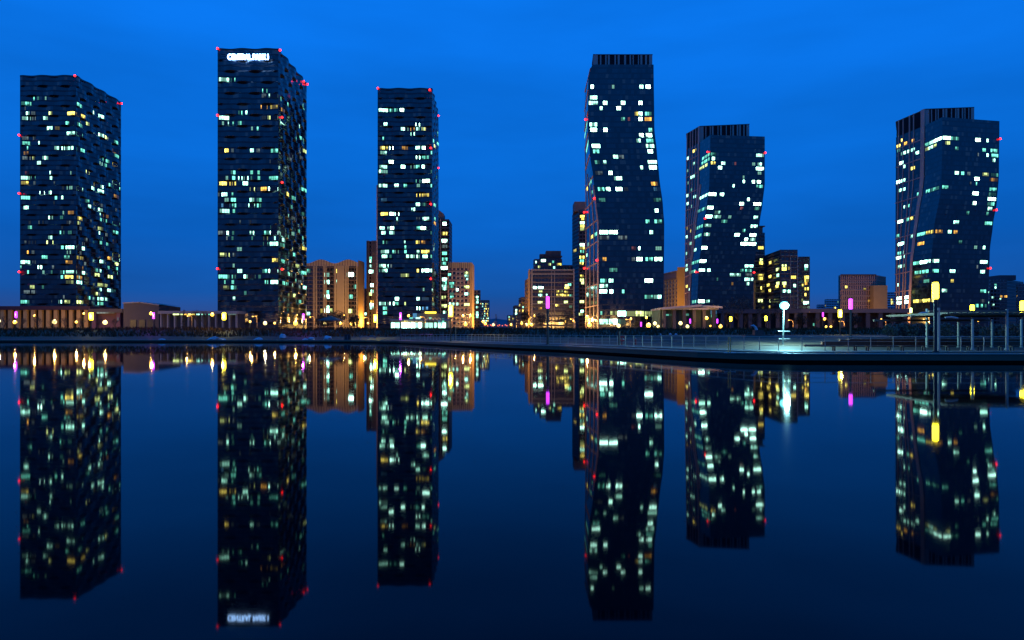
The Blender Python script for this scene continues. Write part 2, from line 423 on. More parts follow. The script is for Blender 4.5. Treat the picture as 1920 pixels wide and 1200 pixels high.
T1.windows(30, 130, 9.6, '317,525,20,t 405,530,50,t 543,530,25,w 185,620,165,t 168,710,15,d 185,805,145,w 320,800,70,d 630,808,70,g 990,810,150,y 190,888,145,w 320,885,70,d 540,893,75,w 975,985,140,t 615,1065,115,w 750,1070,75,yx 985,1160,160,w 1150,690,115,t 1160,850,130,y 1390,810,25,w 1525,880,75,w 1155,1030,120,t 1283,1015,45,g')
T1.windows(30, 250, 9.6, '170,85,100,d 325,80,60,d 185,168,120,t 425,178,25,w 170,255,125,t 185,335,105,ox 190,432,130,d 310,428,55,gx 535,445,95,w 423,535,80,w 740,272,75,w 845,272,60,w 970,270,140,w 1160,318,110,t 1295,372,20,d 1130,40,110,t 1525,60,75,w 1625,95,85,g 1800,200,95,t 1795,335,95,o 1805,430,105,t 1620,510,90,t 1535,560,60,w 1610,600,40,t 1785,588,75,y 200,685,80,rx 625,705,25,w 990,712,12,w 1290,708,90,g 170,785,150,w 305,785,90,t 625,798,40,w 158,875,125,y 325,885,50,d 680,922,25,d 840,980,40,d 965,972,125,w 1140,1005,95,w 1375,995,70,w 1440,930,60,yx 1535,970,40,w 1520,1055,80,w 1675,945,45,t 1800,910,110,w 1812,990,100,t 465,1052,90,W 622,1055,65,w 170,1135,150,t 712,1140,50,t 845,1160,35,w 1800,1145,100,ox')
T1.windows(30, 370, 9.6, '675,120,20,d 1280,70,50,t 1308,150,40,w 1455,120,90,g 1530,135,30,d 1515,230,60,w 188,240,110,w 1515,305,30,w 1615,330,70,o 1790,220,40,d 845,270,25,w 990,255,120,ox 620,345,75,w 830,345,65,t 1155,370,110,y 1325,348,20,d 1535,395,40,t 1605,415,50,t 1130,445,60,gx 1330,445,25,d 960,430,80,d 425,428,25,d 500,430,25,d 240,462,40,d 262,535,80,t 1800,468,115,t 1000,478,60,d 1155,540,30,d 825,510,30,d 1430,530,30,d 1515,548,70,gx 825,610,75,t 970,610,85,t 1790,630,100,t 1490,655,30,w 1625,655,30,d 613,690,65,w 1540,720,55,t 1785,780,55,yx 1520,805,30,t 1645,835,45,t 1260,810,40,d 320,860,75,d 200,855,90,d 608,862,110,g 830,872,45,t 970,870,170,w 1140,893,150,w 1225,845,40,d 950,960,90,w 1575,930,30,d 1155,975,25,d 175,1035,130,o 318,1035,50,d 525,1050,95,t 965,1055,170,t 1155,1060,130,yx 1800,1030,100,g 1675,1080,75,o 1800,1100,110,w 1535,1135,60,w 1805,1180,85,g 1250,1165,30,d')
T1.windows(30, 490, 9.6, '165,70,160,w 320,70,70,d 423,72,70,W 680,90,40,d 960,70,110,o 1135,80,110,ox 485,178,45,w 655,175,35,t 80,140,40,t 970,165,160,w 1145,170,150,w 1430,135,40,t 1510,140,65,w 1675,105,30,t 1800,120,35,t 1455,215,95,g 175,245,145,t 485,218,40,d 830,245,65,t 1130,270,45,w 1690,250,95,g 1800,190,60,t 838,335,50,t 960,330,130,y 1140,345,130,ox 970,425,120,gx 1140,430,120,w 1515,395,75,gx 305,505,80,gx 475,500,40,t 1150,515,130,tx 1620,480,80,gx 1770,505,50,t 1525,560,50,w 1662,565,55,w 200,600,130,d 320,595,60,d 1300,630,35,t 1430,635,40,g 1480,640,70,d 875,670,30,d 670,705,80,d 160,760,150,t 735,772,95,w 825,772,20,w 965,775,160,g 1150,780,140,g 1515,722,80,w 1620,730,85,w 1515,795,75,t 1355,775,30,d')
T1.beacons([(142, 143), (226, 194), (37, 254), (37, 363), (37, 510)])
T2 = wave_tower('tallest dark wave-fronted tower with glowing white lettering along its top', 408, 522, 575, 386, 439, 94)
T2.windows(395, 85, 9.6, '240,640,170,w 400,640,90,t 970,868,90,t 1135,950,165,w 965,965,90,d 960,1145,115,o 1140,1155,140,yx 1268,990,30,t 1380,1095,40,t 1675,1130,65,t 1285,1170,50,ox')
T2.windows(395, 210, 9.6, '530,35,70,t 640,30,40,w 240,120,170,w 265,225,115,w 400,235,25,t 530,230,75,t 965,150,90,d 1120,145,180,g 1295,200,90,w 1660,135,25,d 1595,240,40,d 1585,305,30,w 752,338,35,w 852,338,30,t 1550,405,35,d 1530,505,30,t 1612,490,30,t 1668,565,50,t 250,718,170,y 400,718,50,d 750,735,70,w 860,730,60,d 1150,745,140,t 1665,730,70,g 1455,795,40,d 1420,865,25,d 1615,850,30,d 1160,935,180,d 1375,1050,40,d 410,1110,80,t 745,1130,55,t 868,1125,40,t')
T2.windows(395, 330, 9.6, '240,55,170,w 420,60,55,t 530,60,75,w 635,55,95,w 740,60,15,t 873,70,45,t 1130,65,170,t 255,155,190,y 415,155,85,y 630,155,90,w 745,245,90,g 860,270,60,d 960,265,115,o 1140,275,190,W 1300,290,70,t 1378,350,50,y 1675,275,65,t 1480,415,50,t 250,350,120,w 145,340,20,d 400,350,25,t 250,445,170,w 415,455,85,t 748,455,95,w 875,470,85,t 270,550,150,b 420,550,85,t 735,562,110,w 870,570,85,t 250,640,165,w 415,650,50,t 1435,575,30,t 1385,770,30,w 1530,770,30,d 1480,780,40,d 1640,780,30,d 1660,720,25,t 525,825,20,d 718,845,20,d 1670,890,40,t 1150,945,140,t 1510,990,45,t 1580,1015,55,t 1300,980,70,tx 300,1035,40,w 200,1030,130,d 400,1045,45,t 740,1045,75,w 1020,1060,100,t 1155,1060,165,W 1295,1075,75,w 1380,1110,30,t 1475,1065,30,w 1650,1150,45,t 300,1110,30,d 400,1115,35,t 985,1155,80,gx 1160,1155,20,w 1310,1170,80,w 755,1165,30,tx')
T2.windows(395, 450, 9.6, '985,95,90,t 1150,100,180,w 1295,110,90,t 525,180,95,w 1480,175,40,g 1680,95,50,w 1685,175,65,y 210,280,75,g 300,275,75,g 420,275,60,d 1465,290,75,t 1160,395,110,y 1300,400,75,t 1390,450,30,d 1560,490,60,gx 420,478,35,w 530,570,95,w 980,585,95,t 1145,585,190,W 1300,600,90,w 1395,610,60,t 1450,655,30,w 1680,615,80,t 240,675,190,t 415,675,85,t 700,680,200,w 880,685,55,t 260,755,20,t 405,780,45,t 1000,775,60,t 1165,765,180,w 1310,785,70,t 1385,820,25,t 1490,825,40,w 1600,760,35,d 260,860,170,gx 420,865,95,t 1580,830,40,d 1680,885,40,w 1645,680,40,d 1520,740,25,t 630,995,45,tx 1295,995,25,d 1445,1030,40,g 1490,1000,30,g 1685,1050,60,t 418,1062,50,w 1410,1085,25,t 1600,1150,30,t 1520,1110,20,d 1680,1155,30,t')
T2.beacons([(409, 92), (522, 94), (565, 153), (574, 158), (409, 217), (525, 220), (526, 342), (409, 504), (526, 505)])
# rooftop lettering
cu = bpy.data.curves.new('sign_text', 'FONT'); cu.body = 'CENTRAL PARK I'; cu.size = 4.3; cu.extrude = .15; cu.offset = .07; cu.space_character = .98
tmp = bpy.data.objects.new('sign_tmp', cu); COL.objects.link(tmp)
bpy.context.view_layer.update()
me = bpy.data.meshes.new_from_object(tmp.evaluated_get(bpy.context.evaluated_depsgraph_get())); bpy.data.objects.remove(tmp)
me.materials.clear(); me.materials.append(mat('sign_glow', (.1, .1, .1), .4, emis=(.30, .55, 1.0), strength=30))
xs_ = [v.co.x for v in me.vertices]; wd = max(xs_) - min(xs_); want = 76 / F * 386
for v in me.vertices:
    x, y, z = (v.co.x - min(xs_)) * want / wd, v.co.y, v.co.z; v.co = (x, -z, y)
so = bpy.data.objects.new('sign_lettering', me); COL.objects.link(so); so.parent = T2.root
p = W(427, 111.5, 386 - 1.25); so.location = p - T2.loc
T3 = wave_tower('narrow wave-fronted glass tower above the brightly lit market pavilion', 708, 810, 822, 448, 503, 168)
T3.windows(690, 160, 12, '345,580,200,w 520,575,70,t 635,575,95,t 765,590,90,W 350,910,180,w 1115,920,100,W 1250,945,90,t 1360,945,80,d 825,1030,165,w 1000,1025,100,o 1125,1030,80,w 1290,1040,170,y 1005,1140,100,w 1490,1140,20,d 1560,1150,25,t')
T3.windows(690, 255, 12, '343,75,35,t 355,305,165,y 525,295,100,W 350,400,140,w 830,320,130,ox 1120,325,100,w 1295,330,160,W 1440,360,35,t 1125,540,90,W 1290,530,160,t 525,620,105,W 345,730,165,w 790,740,90,W 1005,740,100,w 1120,745,90,t 1300,755,170,W 1435,775,35,t 345,830,190,w 1125,1055,100,t 1305,1070,170,W 1435,1085,40,t 340,1155,185,w 645,1145,100,W 840,1170,75,t 1135,1170,75,w 1460,130,15,t 1495,280,15,g 1565,210,15,t 1525,960,15,t')
T3.windows(690, 350, 12, '1130,250,90,y 1290,245,170,yx 360,335,140,bx 1125,450,95,w 1290,455,160,tx 1015,565,90,w 370,650,170,y 540,650,95,W 650,650,95,W 652,760,30,w 650,845,50,d 1125,760,80,d 1300,770,150,w 1495,730,30,t 1497,810,25,o 1495,400,20,t 360,965,190,w 540,965,90,W 350,1070,100,w 540,1075,110,w 1135,990,80,t 1285,985,190,W 1440,1030,60,t')
T3.windows(690, 440, 12, '380,215,100,t 828,212,30,w 1125,205,95,y 1290,210,180,o 1465,200,25,w 1465,290,15,w 380,415,190,w 645,420,90,w 570,380,40,t 840,320,40,t 845,415,60,t 1125,430,60,w 1290,430,190,y 1425,450,25,t 375,520,130,w 510,520,50,t 895,525,65,w 1010,525,100,w 1125,525,70,w 1285,525,120,w 355,730,210,w 375,830,130,w 260,830,30,t 520,725,40,d 1120,850,45,y 1290,850,180,W 1425,865,25,w 830,950,195,g 1495,820,15,g 1490,915,20,d 1545,920,20,d')
T3.windows(690, 520, 12, '655,485,90,W 1130,515,75,w 1290,520,150,b 355,610,205,w 540,610,115,W 650,590,80,t 835,615,35,g 385,715,100,t 385,815,95,t 1130,725,80,W 1285,715,140,b 1460,540,25,y 1250,330,40,w')
T3.beacons([(709, 166), (806, 169), (821, 217), (808, 278), (808, 383), (808, 523), (821, 315)])

# ------------------------------------------------------------------ three folded glass towers with bronze frames
def folded_tower(label, verts, back, ytop_glass, iref, pitch, rowy, crown, bronze_face, fins, courses, group='folded glass towers with bronze frames'):
    zt = CAMZ + (HY - ytop_glass) * verts[iref][1] / F
    T = Bld('folded_tower', label, 'tower', verts, back, 2.5, zt, pitch, 0, group)
    zr = CAMZ + (HY - rowy) * verts[iref][1] / F - .95 - (pitch - .95) / 2     # floor line of a row of lit windows seen in the photograph
    T.z0 = zr - pitch * int((zr - 4) / pitch)
    T.bands(1, [SPAN2, BRONZE_D] + GLASS, spandrel=.85, pane=1.6)
    T.core(1.0)
    zc = CAMZ + (HY - crown[1]) * crown[0][1][1] / F
    for f, us in fins:
        for u, w, z1 in us: T.fin(f, u, 3, zc + .1 if z1 is None else z1, w, .3, BRONZE, 'fin', 26)
    if bronze_face is not None:
        k = 0
        z = T.z0 + pitch * courses
        while z < zt: T.course(bronze_face, z, .55, .36, BRONZE, name='string_course'); z += pitch * courses
    # crown: dark screen standing on the roof with slim bronze fins; crown = (points [(px, Y)], row of its top at point 1, depth)
    pts, yt, dep = crown
    zc = CAMZ + (HY - yt) * pts[1][1] / F
    P = [Vector(((px - CX) / F * Y, Y, 0)) for px, Y in pts]
    ymax = max(p.y for p in P) + dep; Q = P + [Vector((P[-1].x - .3, ymax, 0)), Vector((P[0].x * ymax / P[0].y + .3, ymax, 0))]
    mbc = MB(); up = lambda p, z: Vector((p.x, p.y, z))
    for q in range(len(Q)):
        r = (q + 1) % len(Q); mbc.quad(up(Q[q], zt - .25), up(Q[r], zt - .25), up(Q[r], zc), up(Q[q], zc))
    mbc.poly([up(p, zc) for p in Q]); mbc.build('crown', mat('crown_panel', (.003, .004, .007), .6, spec=.2), T.root, T.loc)
    for j in range(len(P) - 1):
        A, B = P[j], P[j + 1]; d = (B - A); L = d.length; d.normalize(); nn = Vector((d.y, -d.x, 0))
        us = [.02, .06, .12, .21, .26, .37, .43, .54, .63, .68, .77, .82, .90, .98] if L > 28 else [.06, .26, .42, .62, .80, .95]
        if L < 34 and len(P) == 3 and j == 0: continue
        for i, u in enumerate(us):
            w = random.choice([.6, .8, 1.1]) if 0 < i < len(us) - 1 else 1.9
            c = A.lerp(B, u); m2 = MB(); a0, a1 = c - d * w / 2 + nn * .02, c + d * w / 2 + nn * .02; b0, b1 = a0 + nn * .34, a1 + nn * .34
            for z0_, z1_, q0, q1 in ((zt, zc, b0, b1), (zt, zc, a0, b0), (zt, zc, b1, a1)):
                m2.quad(up(q0, z0_ + .02), up(q1, z0_ + .02), up(q1, z1_ + .15), up(q0, z1_ + .15))
            m2.poly([up(q, zc + .15) for q in (a0, b0, b1, a1)])
            m2.build('crown_fin', mat('pale_bronze', (.46, .32, .27), .55), T.root, T.loc)
    m2 = MB(); S = [p + (p - sum(Q, Vector((0, 0, 0))) / len(Q)).normalized() * .6 for p in Q]
    for q in range(len(S)):
        r = (q + 1) % len(S); m2.quad(up(S[q], zc + .16), up(S[r], zc + .16), up(S[r], zc + .6), up(S[q], zc + .6))
    m2.poly([up(p, zc + .6) for p in S]); m2.poly([up(p, zc + .16) for p in reversed(S)])
    m2.build('crown_cap', BRONZE_D, T.root, T.loc)
    return T
T4 = folded_tower('tall folded glass tower whose bronze flank glows orange low down', [
    ([(118, 1109), (132, 1101), (146, 1097), (240, 1096), (300, 1097.5), (340, 1098), (600, 1098)], 432),
    ([(118, 1112), (132, 1106), (146, 1103), (240, 1102), (290, 1106), (330, 1112), (385, 1119), (420, 1123), (600, 1123)], 393),
    ([(122, 1225.5), (240, 1227), (290, 1232), (330, 1236), (385, 1243), (420, 1245.5), (600, 1244)], 393)], 10, 121, 1, 3.10, 213,
    ([(1111.5, 410), (1113, 396), (1222, 396)], 104, 22), 0, [(0, [(.04, 1.2, 120), (.36, .9, 100), (.66, 1.4, 95), (.95, 3.0, 88)])], 4)
T4.windows(1085, 95, 12, '305,820,70,W 775,830,60,w 1410,830,90,w 1560,840,110,W 335,1040,165,w 330,1150,200,w')
T4.windows(1085, 190, 12, '595,35,95,W 1000,40,95,W 1390,60,80,W 505,150,65,w 900,160,95,W 1300,280,80,y 1390,285,90,W 1565,285,150,t 995,400,90,t 1130,395,55,r 1390,410,90,W 1560,400,160,o 330,495,170,w 335,615,150,W 600,625,90,W 1610,620,80,t 1635,665,45,w 1410,760,100,W 1580,760,135,W 1345,870,95,w 1600,880,160,t 1605,995,180,w 385,970,185,W 390,1090,140,t 1610,1110,115,W 165,720,60,t 205,1070,70,t 145,300,20,d')
T4.windows(1085, 285, 10.62, '735,80,100,w 850,75,100,d 365,170,100,tx 515,165,65,w 1465,195,180,w 1475,285,150,W 1250,285,55,w 410,480,150,d 640,480,75,W 790,590,160,w 1500,595,130,o 440,700,80,tx 1520,705,70,bx 455,790,130,t 595,790,85,W 810,790,130,W 950,790,90,d 470,990,130,tx 1570,990,150,tx 240,590,50,t 275,870,40,t 180,780,25,y')
T4.windows(1085, 390, 10.62, '1555,95,70,W 1375,310,80,t 1585,310,150,t 355,530,90,t 500,500,170,W 690,500,170,W 1445,505,70,w 510,600,190,d 875,605,180,d 1095,805,90,r 1205,812,40,W 1590,820,120,w 515,1010,80,o 1090,1015,70,d 1210,1015,120,W 1355,1020,55,t 1440,1020,75,t 1585,1020,150,W 265,600,45,y 195,720,30,w 170,945,20,w')
T4.windows(1085, 500, 10.62, '690,55,160,tx 495,250,130,t 645,250,95,w 500,350,160,w 1395,255,165,W 490,460,150,W 650,460,70,W 485,555,115,w 885,560,50,t 1395,665,165,t 1570,665,155,w 450,945,40,t 700,930,150,gx 130,350,30,w 120,420,40,w 180,600,30,w 320,400,30,t 365,470,35,b')
T4.windows(1085, 500, 10.62, '860,935,165,W 1040,935,160,g 1215,935,165,g 1390,940,155,gx 500,1095,165,w 685,1095,170,W 860,1095,150,tx', h=2.9, snap=False)
T4.beacons([(1101, 224), (1117, 372), (1122, 488), (1098, 398), (1098, 503)])
T5 = folded_tower('shorter folded glass tower beside a cluster of dark brown apartment blocks', [
    ([(258, 1287), (345, 1286), (420, 1285), (580, 1284)], 506),
    ([(250, 1312), (345, 1311), (380, 1308), (420, 1302), (460, 1299), (500, 1294), (580, 1291)], 487),
    ([(250, 1332), (345, 1330), (380, 1326), (420, 1319), (460, 1315), (500, 1310), (580, 1307)], 468),
    ([(257, 1434), (345, 1434), (380, 1430), (420, 1424), (460, 1418), (500, 1414), (580, 1412)], 472)], 14, 256, 3, 3.06, 308,
    ([(1287.8, 508), (1312.5, 489), (1404, 484)], 238, 18), 0, [(0, [(.06, 1.0, None), (.32, .7, None), (.5, .9, None), (.72, .7, None), (.94, 2.0, None)]), (1, [(.12, 2.6, 108)])], 4)
T5.windows(1275, 230, 10.62, '290,605,65,y 155,720,35,w 285,830,50,w 155,950,25,w 255,1110,80,w 165,1180,20,w 520,690,150,t 510,780,150,t 470,905,160,g 665,645,110,tx 665,725,55,W 660,825,90,y 860,830,80,w 795,915,75,W 1100,825,40,r 1465,838,60,w 1585,838,85,w 1590,660,150,w 1590,930,155,W 1582,1015,75,w 1265,1095,35,w')
T5.windows(1275, 335, 10.62, '1270,60,40,W 1460,72,55,W 1570,72,75,W 1580,160,125,t 1065,165,40,w 640,330,150,W 830,330,80,W 470,380,150,w 1360,425,50,W 1225,515,85,W 1535,515,150,W 1225,595,60,r 1530,600,90,tx 600,595,120,W 450,630,180,t 740,680,110,wx 570,768,130,W 740,765,150,w 990,760,60,w 880,860,120,t 1505,780,85,w 555,945,130,w 390,970,150,t 1475,955,135,w 1268,1035,60,t 535,1115,120,w 360,1150,130,t 1135,1115,105,W 1450,1120,125,W 150,315,40,w 235,260,30,t 295,380,50,w 155,500,35,w 225,585,20,w 150,1040,30,y 215,1020,20,y')
T5.windows(1275, 440, 7.5, '930,68,45,W 1020,70,75,w 900,130,100,W 1015,130,105,W 340,188,85,W 205,220,50,w 325,372,95,W 210,390,110,t 970,440,120,w 305,500,90,w 180,520,80,t 405,500,45,w 870,505,45,t 960,510,90,t 740,570,80,w 825,565,60,w 965,565,90,d 967,628,120,w 525,630,20,t 735,690,30,o 950,690,40,w 300,930,90,W 390,930,55,w 200,930,70,t 95,60,25,w 150,150,20,w 95,280,25,w 90,455,25,w 95,505,30,w 135,770,30,W 95,750,25,y')
T5.beacons([(1329, 285), (1434, 287), (1321, 410), (1307, 510), (1413, 511)])
T6 = folded_tower('folded glass tower with a tall bronze corner behind the pergola', [
    ([(229, 1680), (420, 1679), (600, 1678)], 468),
    ([(225, 1735), (330, 1734), (350, 1732), (400, 1724), (450, 1717), (490, 1712), (600, 1707)], 441),
    ([(250, 1767), (350, 1765), (430, 1751), (490, 1746), (600, 1743)], 424),
    ([(227, 1874), (330, 1873), (380, 1869), (420, 1862), (470, 1856), (560, 1853)], 432)], 14, 227, 3, 3.06, 301,
    ([(1681, 470), (1735.6, 443.5), (1825, 440)], 206, 18), 0, [(0, [(.10, .8, None), (.26, .7, None), (.48, .9, None), (.62, .7, None), (.92, 3.4, None)])], 4)
T6.windows(1665, 200, 8.7, '175,620,60,y 230,590,30,y 290,590,50,o 410,540,40,o 410,718,60,w 478,770,60,w 275,770,40,w 340,750,40,w 225,800,25,w 180,755,50,t 222,950,65,W 270,985,30,w 410,1010,65,y 640,645,90,t 720,615,80,w 810,570,130,W 640,730,60,g 700,705,70,w 765,670,60,g 565,680,50,gx 950,548,140,W 1090,550,130,t 970,630,80,g 1120,710,55,t 1465,568,85,W 1620,590,35,w 1565,722,55,t 1725,730,110,t 1620,805,35,w 1740,822,110,t 1722,890,50,w 1470,800,15,d 1120,1100,65,w 1215,1108,50,t 1315,1120,50,d 1590,1110,100,g 1735,1115,120,tx 1450,1185,80,W')
T6.windows(1665, 335, 8.7, '1345,100,25,d 1440,95,20,t 1720,40,130,ox 650,220,60,t 735,190,80,t 805,165,60,t 930,155,100,t 1710,178,115,t 1425,252,95,W 1700,260,120,tx 1690,335,130,W 1410,408,55,W 1675,415,115,t 1660,492,70,w 1300,555,45,tx 1620,565,40,tx 1110,712,90,w 1635,725,120,t 545,910,130,t 690,880,130,y 830,860,120,o 1005,862,60,w 1100,865,65,o 1180,1020,55,tx 540,1045,110,o 1428,1105,50,w 1565,1115,40,w 170,75,60,W 230,50,30,w 270,35,30,w 205,205,60,w 268,182,35,w 485,270,25,t 325,465,50,t 268,468,20,w 200,710,90,W 390,665,55,y 325,670,40,t 165,935,45,t 390,960,40,w 205,1070,75,W 262,1050,25,w')
T6.windows(1665, 465, 8.7, '470,240,110,t 580,215,110,W 665,195,70,w 775,200,110,w 490,385,100,t 610,365,110,t 775,360,100,t 1050,365,90,w 1560,212,120,w 1540,368,75,w 1455,300,25,d 630,530,90,tx 920,672,85,w 1045,530,50,yx 1550,685,95,t 1545,835,80,d 1450,912,45,t 1520,915,45,t 1590,912,30,t 480,845,130,y 620,835,130,y 740,838,110,y 165,165,60,W 215,155,25,w 180,95,70,t 262,135,20,w 262,60,20,w 192,298,60,w 260,280,35,w 172,585,30,w 185,810,70,W 185,875,70,W 305,795,65,W 305,860,65,W 372,710,18,w')
T6.beacons([(1873, 261), (1866, 394), (1855, 503)])

# ------------------------------------------------------------------ apartment and office blocks behind the towers
def block(name, label, verts, ytop, iref=0, back=14, pitch=3.2, mats=None, pane=3.0, pier=.35, spandrel=1.3, ledge=.25, per=1, cat='building', group=None, inset=.15):
    zt = CAMZ + (HY - ytop) * verts[iref][1] / F
    B = Bld(name, label, cat, verts, back, 2.5, zt, pitch, 4.0, group)
    B.bands(per, mats, spandrel=spandrel, pane=pane, pier=pier, inset=inset, ledge=ledge)
    return B
def fins(B, f, us, w, m, z0=3, z1=None, d=.5):
    for u in us: B.fin(f, u, z0, z1 or B.zt + .4, w if not isinstance(w, tuple) else random.uniform(*w), d, m, 'fin', 1)
def roofscreen(B, f, h, m1, m2, n=14, u0=0, u1=1):
    B.course(f, B.zt, h, .1, m1, u0, u1, name='roof_screen')
    for i in range(n): B.fin(f, lerp(u0, u1, (i + .5) / n), B.zt + .1, B.zt + h + .2, random.uniform(.5, 1.3), .4, m2, 'screen_fin', 1)
GS = BGLASS
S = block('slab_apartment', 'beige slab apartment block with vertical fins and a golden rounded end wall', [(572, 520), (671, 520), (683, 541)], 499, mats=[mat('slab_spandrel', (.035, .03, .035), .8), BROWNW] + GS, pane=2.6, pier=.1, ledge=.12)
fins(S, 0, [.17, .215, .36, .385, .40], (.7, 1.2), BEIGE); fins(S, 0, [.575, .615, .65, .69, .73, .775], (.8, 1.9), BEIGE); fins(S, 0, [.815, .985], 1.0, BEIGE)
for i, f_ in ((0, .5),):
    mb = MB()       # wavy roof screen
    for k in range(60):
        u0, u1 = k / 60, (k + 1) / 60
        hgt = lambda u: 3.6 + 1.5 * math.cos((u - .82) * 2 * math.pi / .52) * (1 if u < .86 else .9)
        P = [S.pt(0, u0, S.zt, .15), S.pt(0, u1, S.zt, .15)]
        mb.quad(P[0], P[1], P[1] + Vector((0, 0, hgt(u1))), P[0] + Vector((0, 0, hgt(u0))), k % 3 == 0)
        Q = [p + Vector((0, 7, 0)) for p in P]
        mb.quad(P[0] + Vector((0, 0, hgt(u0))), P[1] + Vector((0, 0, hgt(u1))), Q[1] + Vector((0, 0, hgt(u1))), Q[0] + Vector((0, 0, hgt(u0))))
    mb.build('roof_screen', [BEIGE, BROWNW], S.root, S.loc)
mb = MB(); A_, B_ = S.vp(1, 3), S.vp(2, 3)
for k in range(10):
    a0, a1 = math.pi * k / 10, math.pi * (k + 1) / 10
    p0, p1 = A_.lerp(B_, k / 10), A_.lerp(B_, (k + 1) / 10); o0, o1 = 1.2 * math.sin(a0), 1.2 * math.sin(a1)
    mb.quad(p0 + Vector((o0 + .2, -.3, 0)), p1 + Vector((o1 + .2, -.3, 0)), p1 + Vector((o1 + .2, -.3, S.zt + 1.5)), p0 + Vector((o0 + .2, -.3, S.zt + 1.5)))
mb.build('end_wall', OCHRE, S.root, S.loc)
S.windows(570, 470, 8, '345,362,75,w 345,470,75,w 355,625,45,t 345,690,75,W 345,855,70,w 345,900,75,W 705,358,85,W 635,360,35,w 765,540,40,t 700,690,70,t 700,905,70,g 480,305,30,y 440,305,25,d 480,465,30,w 478,685,25,y 70,305,50,t 68,950,50,w 415,895,40,g 265,680,35,d 265,900,35,yx', snap=False, h=3.0, off=.3)
Bb = block('slim_apartment_tower', 'slim brown apartment tower between the beige slab and a glass tower', [(687, 560), (705, 560), (708, 575)], 452, mats=[DARKW, BROWNW] + GS, pane=2.2, pier=.3)
fins(Bb, 0, [.08, .22, .62, .8, .96], (.6, 1.1), BROWNW)
Bb.windows(570, 470, 8, '1005,115,50,t 1007,155,40,w 1007,235,40,w 1007,315,60,W 1020,520,45,W 1025,610,45,w 1000,650,50,g 1020,770,45,o 1018,810,55,W 1018,855,55,w', snap=False, h=2.6, off=.3)
b2 = block('low_apartment_wing', 'low brown apartment wing tucked beside the golden end wall', [(683, 600), (690, 600), (691, 610)], 541, mats=[DARKW, BROWNW] + GS)
b2.window(685.6, 588.7, 4, 'w', snap=False, h=2.2, off=.3)
Sp = block('brown_slab_tower', 'tall brown slab tower showing only a thin edge beside the narrow wave tower', [(706.3, 530), (740, 530), (742, 545)], 348, mats=[BROWNW, BROWNW] + GS, pane=4)
fins(Sp, 0, [.03], 1.0, BRONZE)
C = block('stepped_apartment_tower', 'stepped grey apartment tower with a column of lit balconies', [(800, 575), (825.5, 575), (842, 575), (847.5, 600)], 411, mats=[DARKW, BRONZE_D] + GS, pane=3.1, pier=.2)
mb = MB(); p = C.pt(0, .75, C.zt); q = C.pt(1, .15, C.zt); mb.box(p.x, q.x + 1.5, 577, 590, C.zt - .4, C.zt + 5); mb.poly([(p.x, 577.2, C.zt + 5), (q.x + 1.5, 577.2, C.zt + 5), (p.x + 1, 577.2, C.zt + 8.5)]); mb.build('lift_house', BROWNW, C.root, C.loc)
fins(C, 1, [.02], .6, PALEW)
C.windows(810, 380, 5, '118,198,35,W 118,290,50,y 118,358,50,W 118,410,50,d 118,475,45,t 120,530,50,t 110,570,45,t 115,613,60,W 118,720,45,W 118,752,40,t 118,785,50,w 118,805,45,w 110,888,40,g 115,968,50,g 120,1030,30,w', snap=False, h=2.6, off=.3)
D = block('brown_apartment_block', 'brown apartment block with fluted roof screen and orange-lit end wall', [(839.5, 480), (884, 480), (888.5, 502)], 503, mats=[BROWNW, BRONZE] + GS, pane=2.8, pier=.3)
roofscreen(D, 0, 4.0, DARKW, BEIGE, 12)
mb = MB(); A_, B_ = D.vp(1, 3), D.vp(2, 3); mb.quad(A_ + Vector((.3, -.35, 0)), B_ + Vector((.3, 0, 0)), B_ + Vector((.3, 0, D.zt + 1)), A_ + Vector((.3, -.35, D.zt + 1))); mb.quad(A_ + Vector((-1.4, -.35, 0)), A_ + Vector((.3, -.35, 0)), A_ + Vector((.3, -.35, D.zt + 1)), A_ + Vector((-1.4, -.35, D.zt + 1))); mb.build('end_wall', OCHRE, D.root, D.loc)
for k in range(13): D.course(0, 6.5 + k * 3.2, .9, .35, PALEW, .36, .62, name='balcony')
D.windows(810, 380, 5, '165,675,30,t 325,660,50,g 325,688,40,w 330,720,20,w 185,757,45,t 185,787,45,t 325,790,50,g 237,817,22,W 187,855,35,t 187,885,35,t 328,855,45,w 185,950,50,w 237,950,22,w 327,955,50,g', snap=False, h=1.8, off=.4)
E = block('far_apartment_block', 'narrow far apartment block with one bright column of stairwell windows', [(886, 640), (899.5, 640), (901, 650)], 544, mats=[BROWNW, OCHRE] + GS)
E.windows(810, 380, 5, '424,885,22,w 424,910,22,w 424,935,22,w 424,980,22,w 424,1030,22,w 424,1052,22,w 424,1075,22,w', snap=False, h=1.8, off=.3)
G0 = block('far_apartment_block', 'hazy far apartment block dotted with tiny yellow windows beside the street gap', [(899, 900), (916.5, 900), (918, 915)], 563, mats=[PALEW, BROWNW] + GS, pane=2.6, pier=.5)
rr = random.Random(3)
for i in range(34): G0.window(rr.uniform(901, 916), rr.uniform(568, 603), 1.6, rr.choice('yoyw'), h=1.6, off=.3)
H = block('framed_office_block', 'wide brown office block with a pale outer frame and yellow-lit floors', [(994, 500), (997, 500), (1077, 500)], 506, back=30, mats=[DARKW, BRONZE_D] + GS, pane=2.4, pier=.1, pitch=3.5)
for u in (.005, .985): H.fin(1, u, 3, H.zt + .8, 1.0, .9, PALEW, 'frame_post', 1)
for u in (.465, .535): H.fin(1, u, 12, H.zt - 1, .45, .6, PALEW, 'frame_post', 1)
for py in (507.5, 515, 530, 543, 557, 570.5): H.course(1, H.zat(py, 1), .5 if py > 516 else .9, .75, PALEW, 0, 1, name='floor_edge')
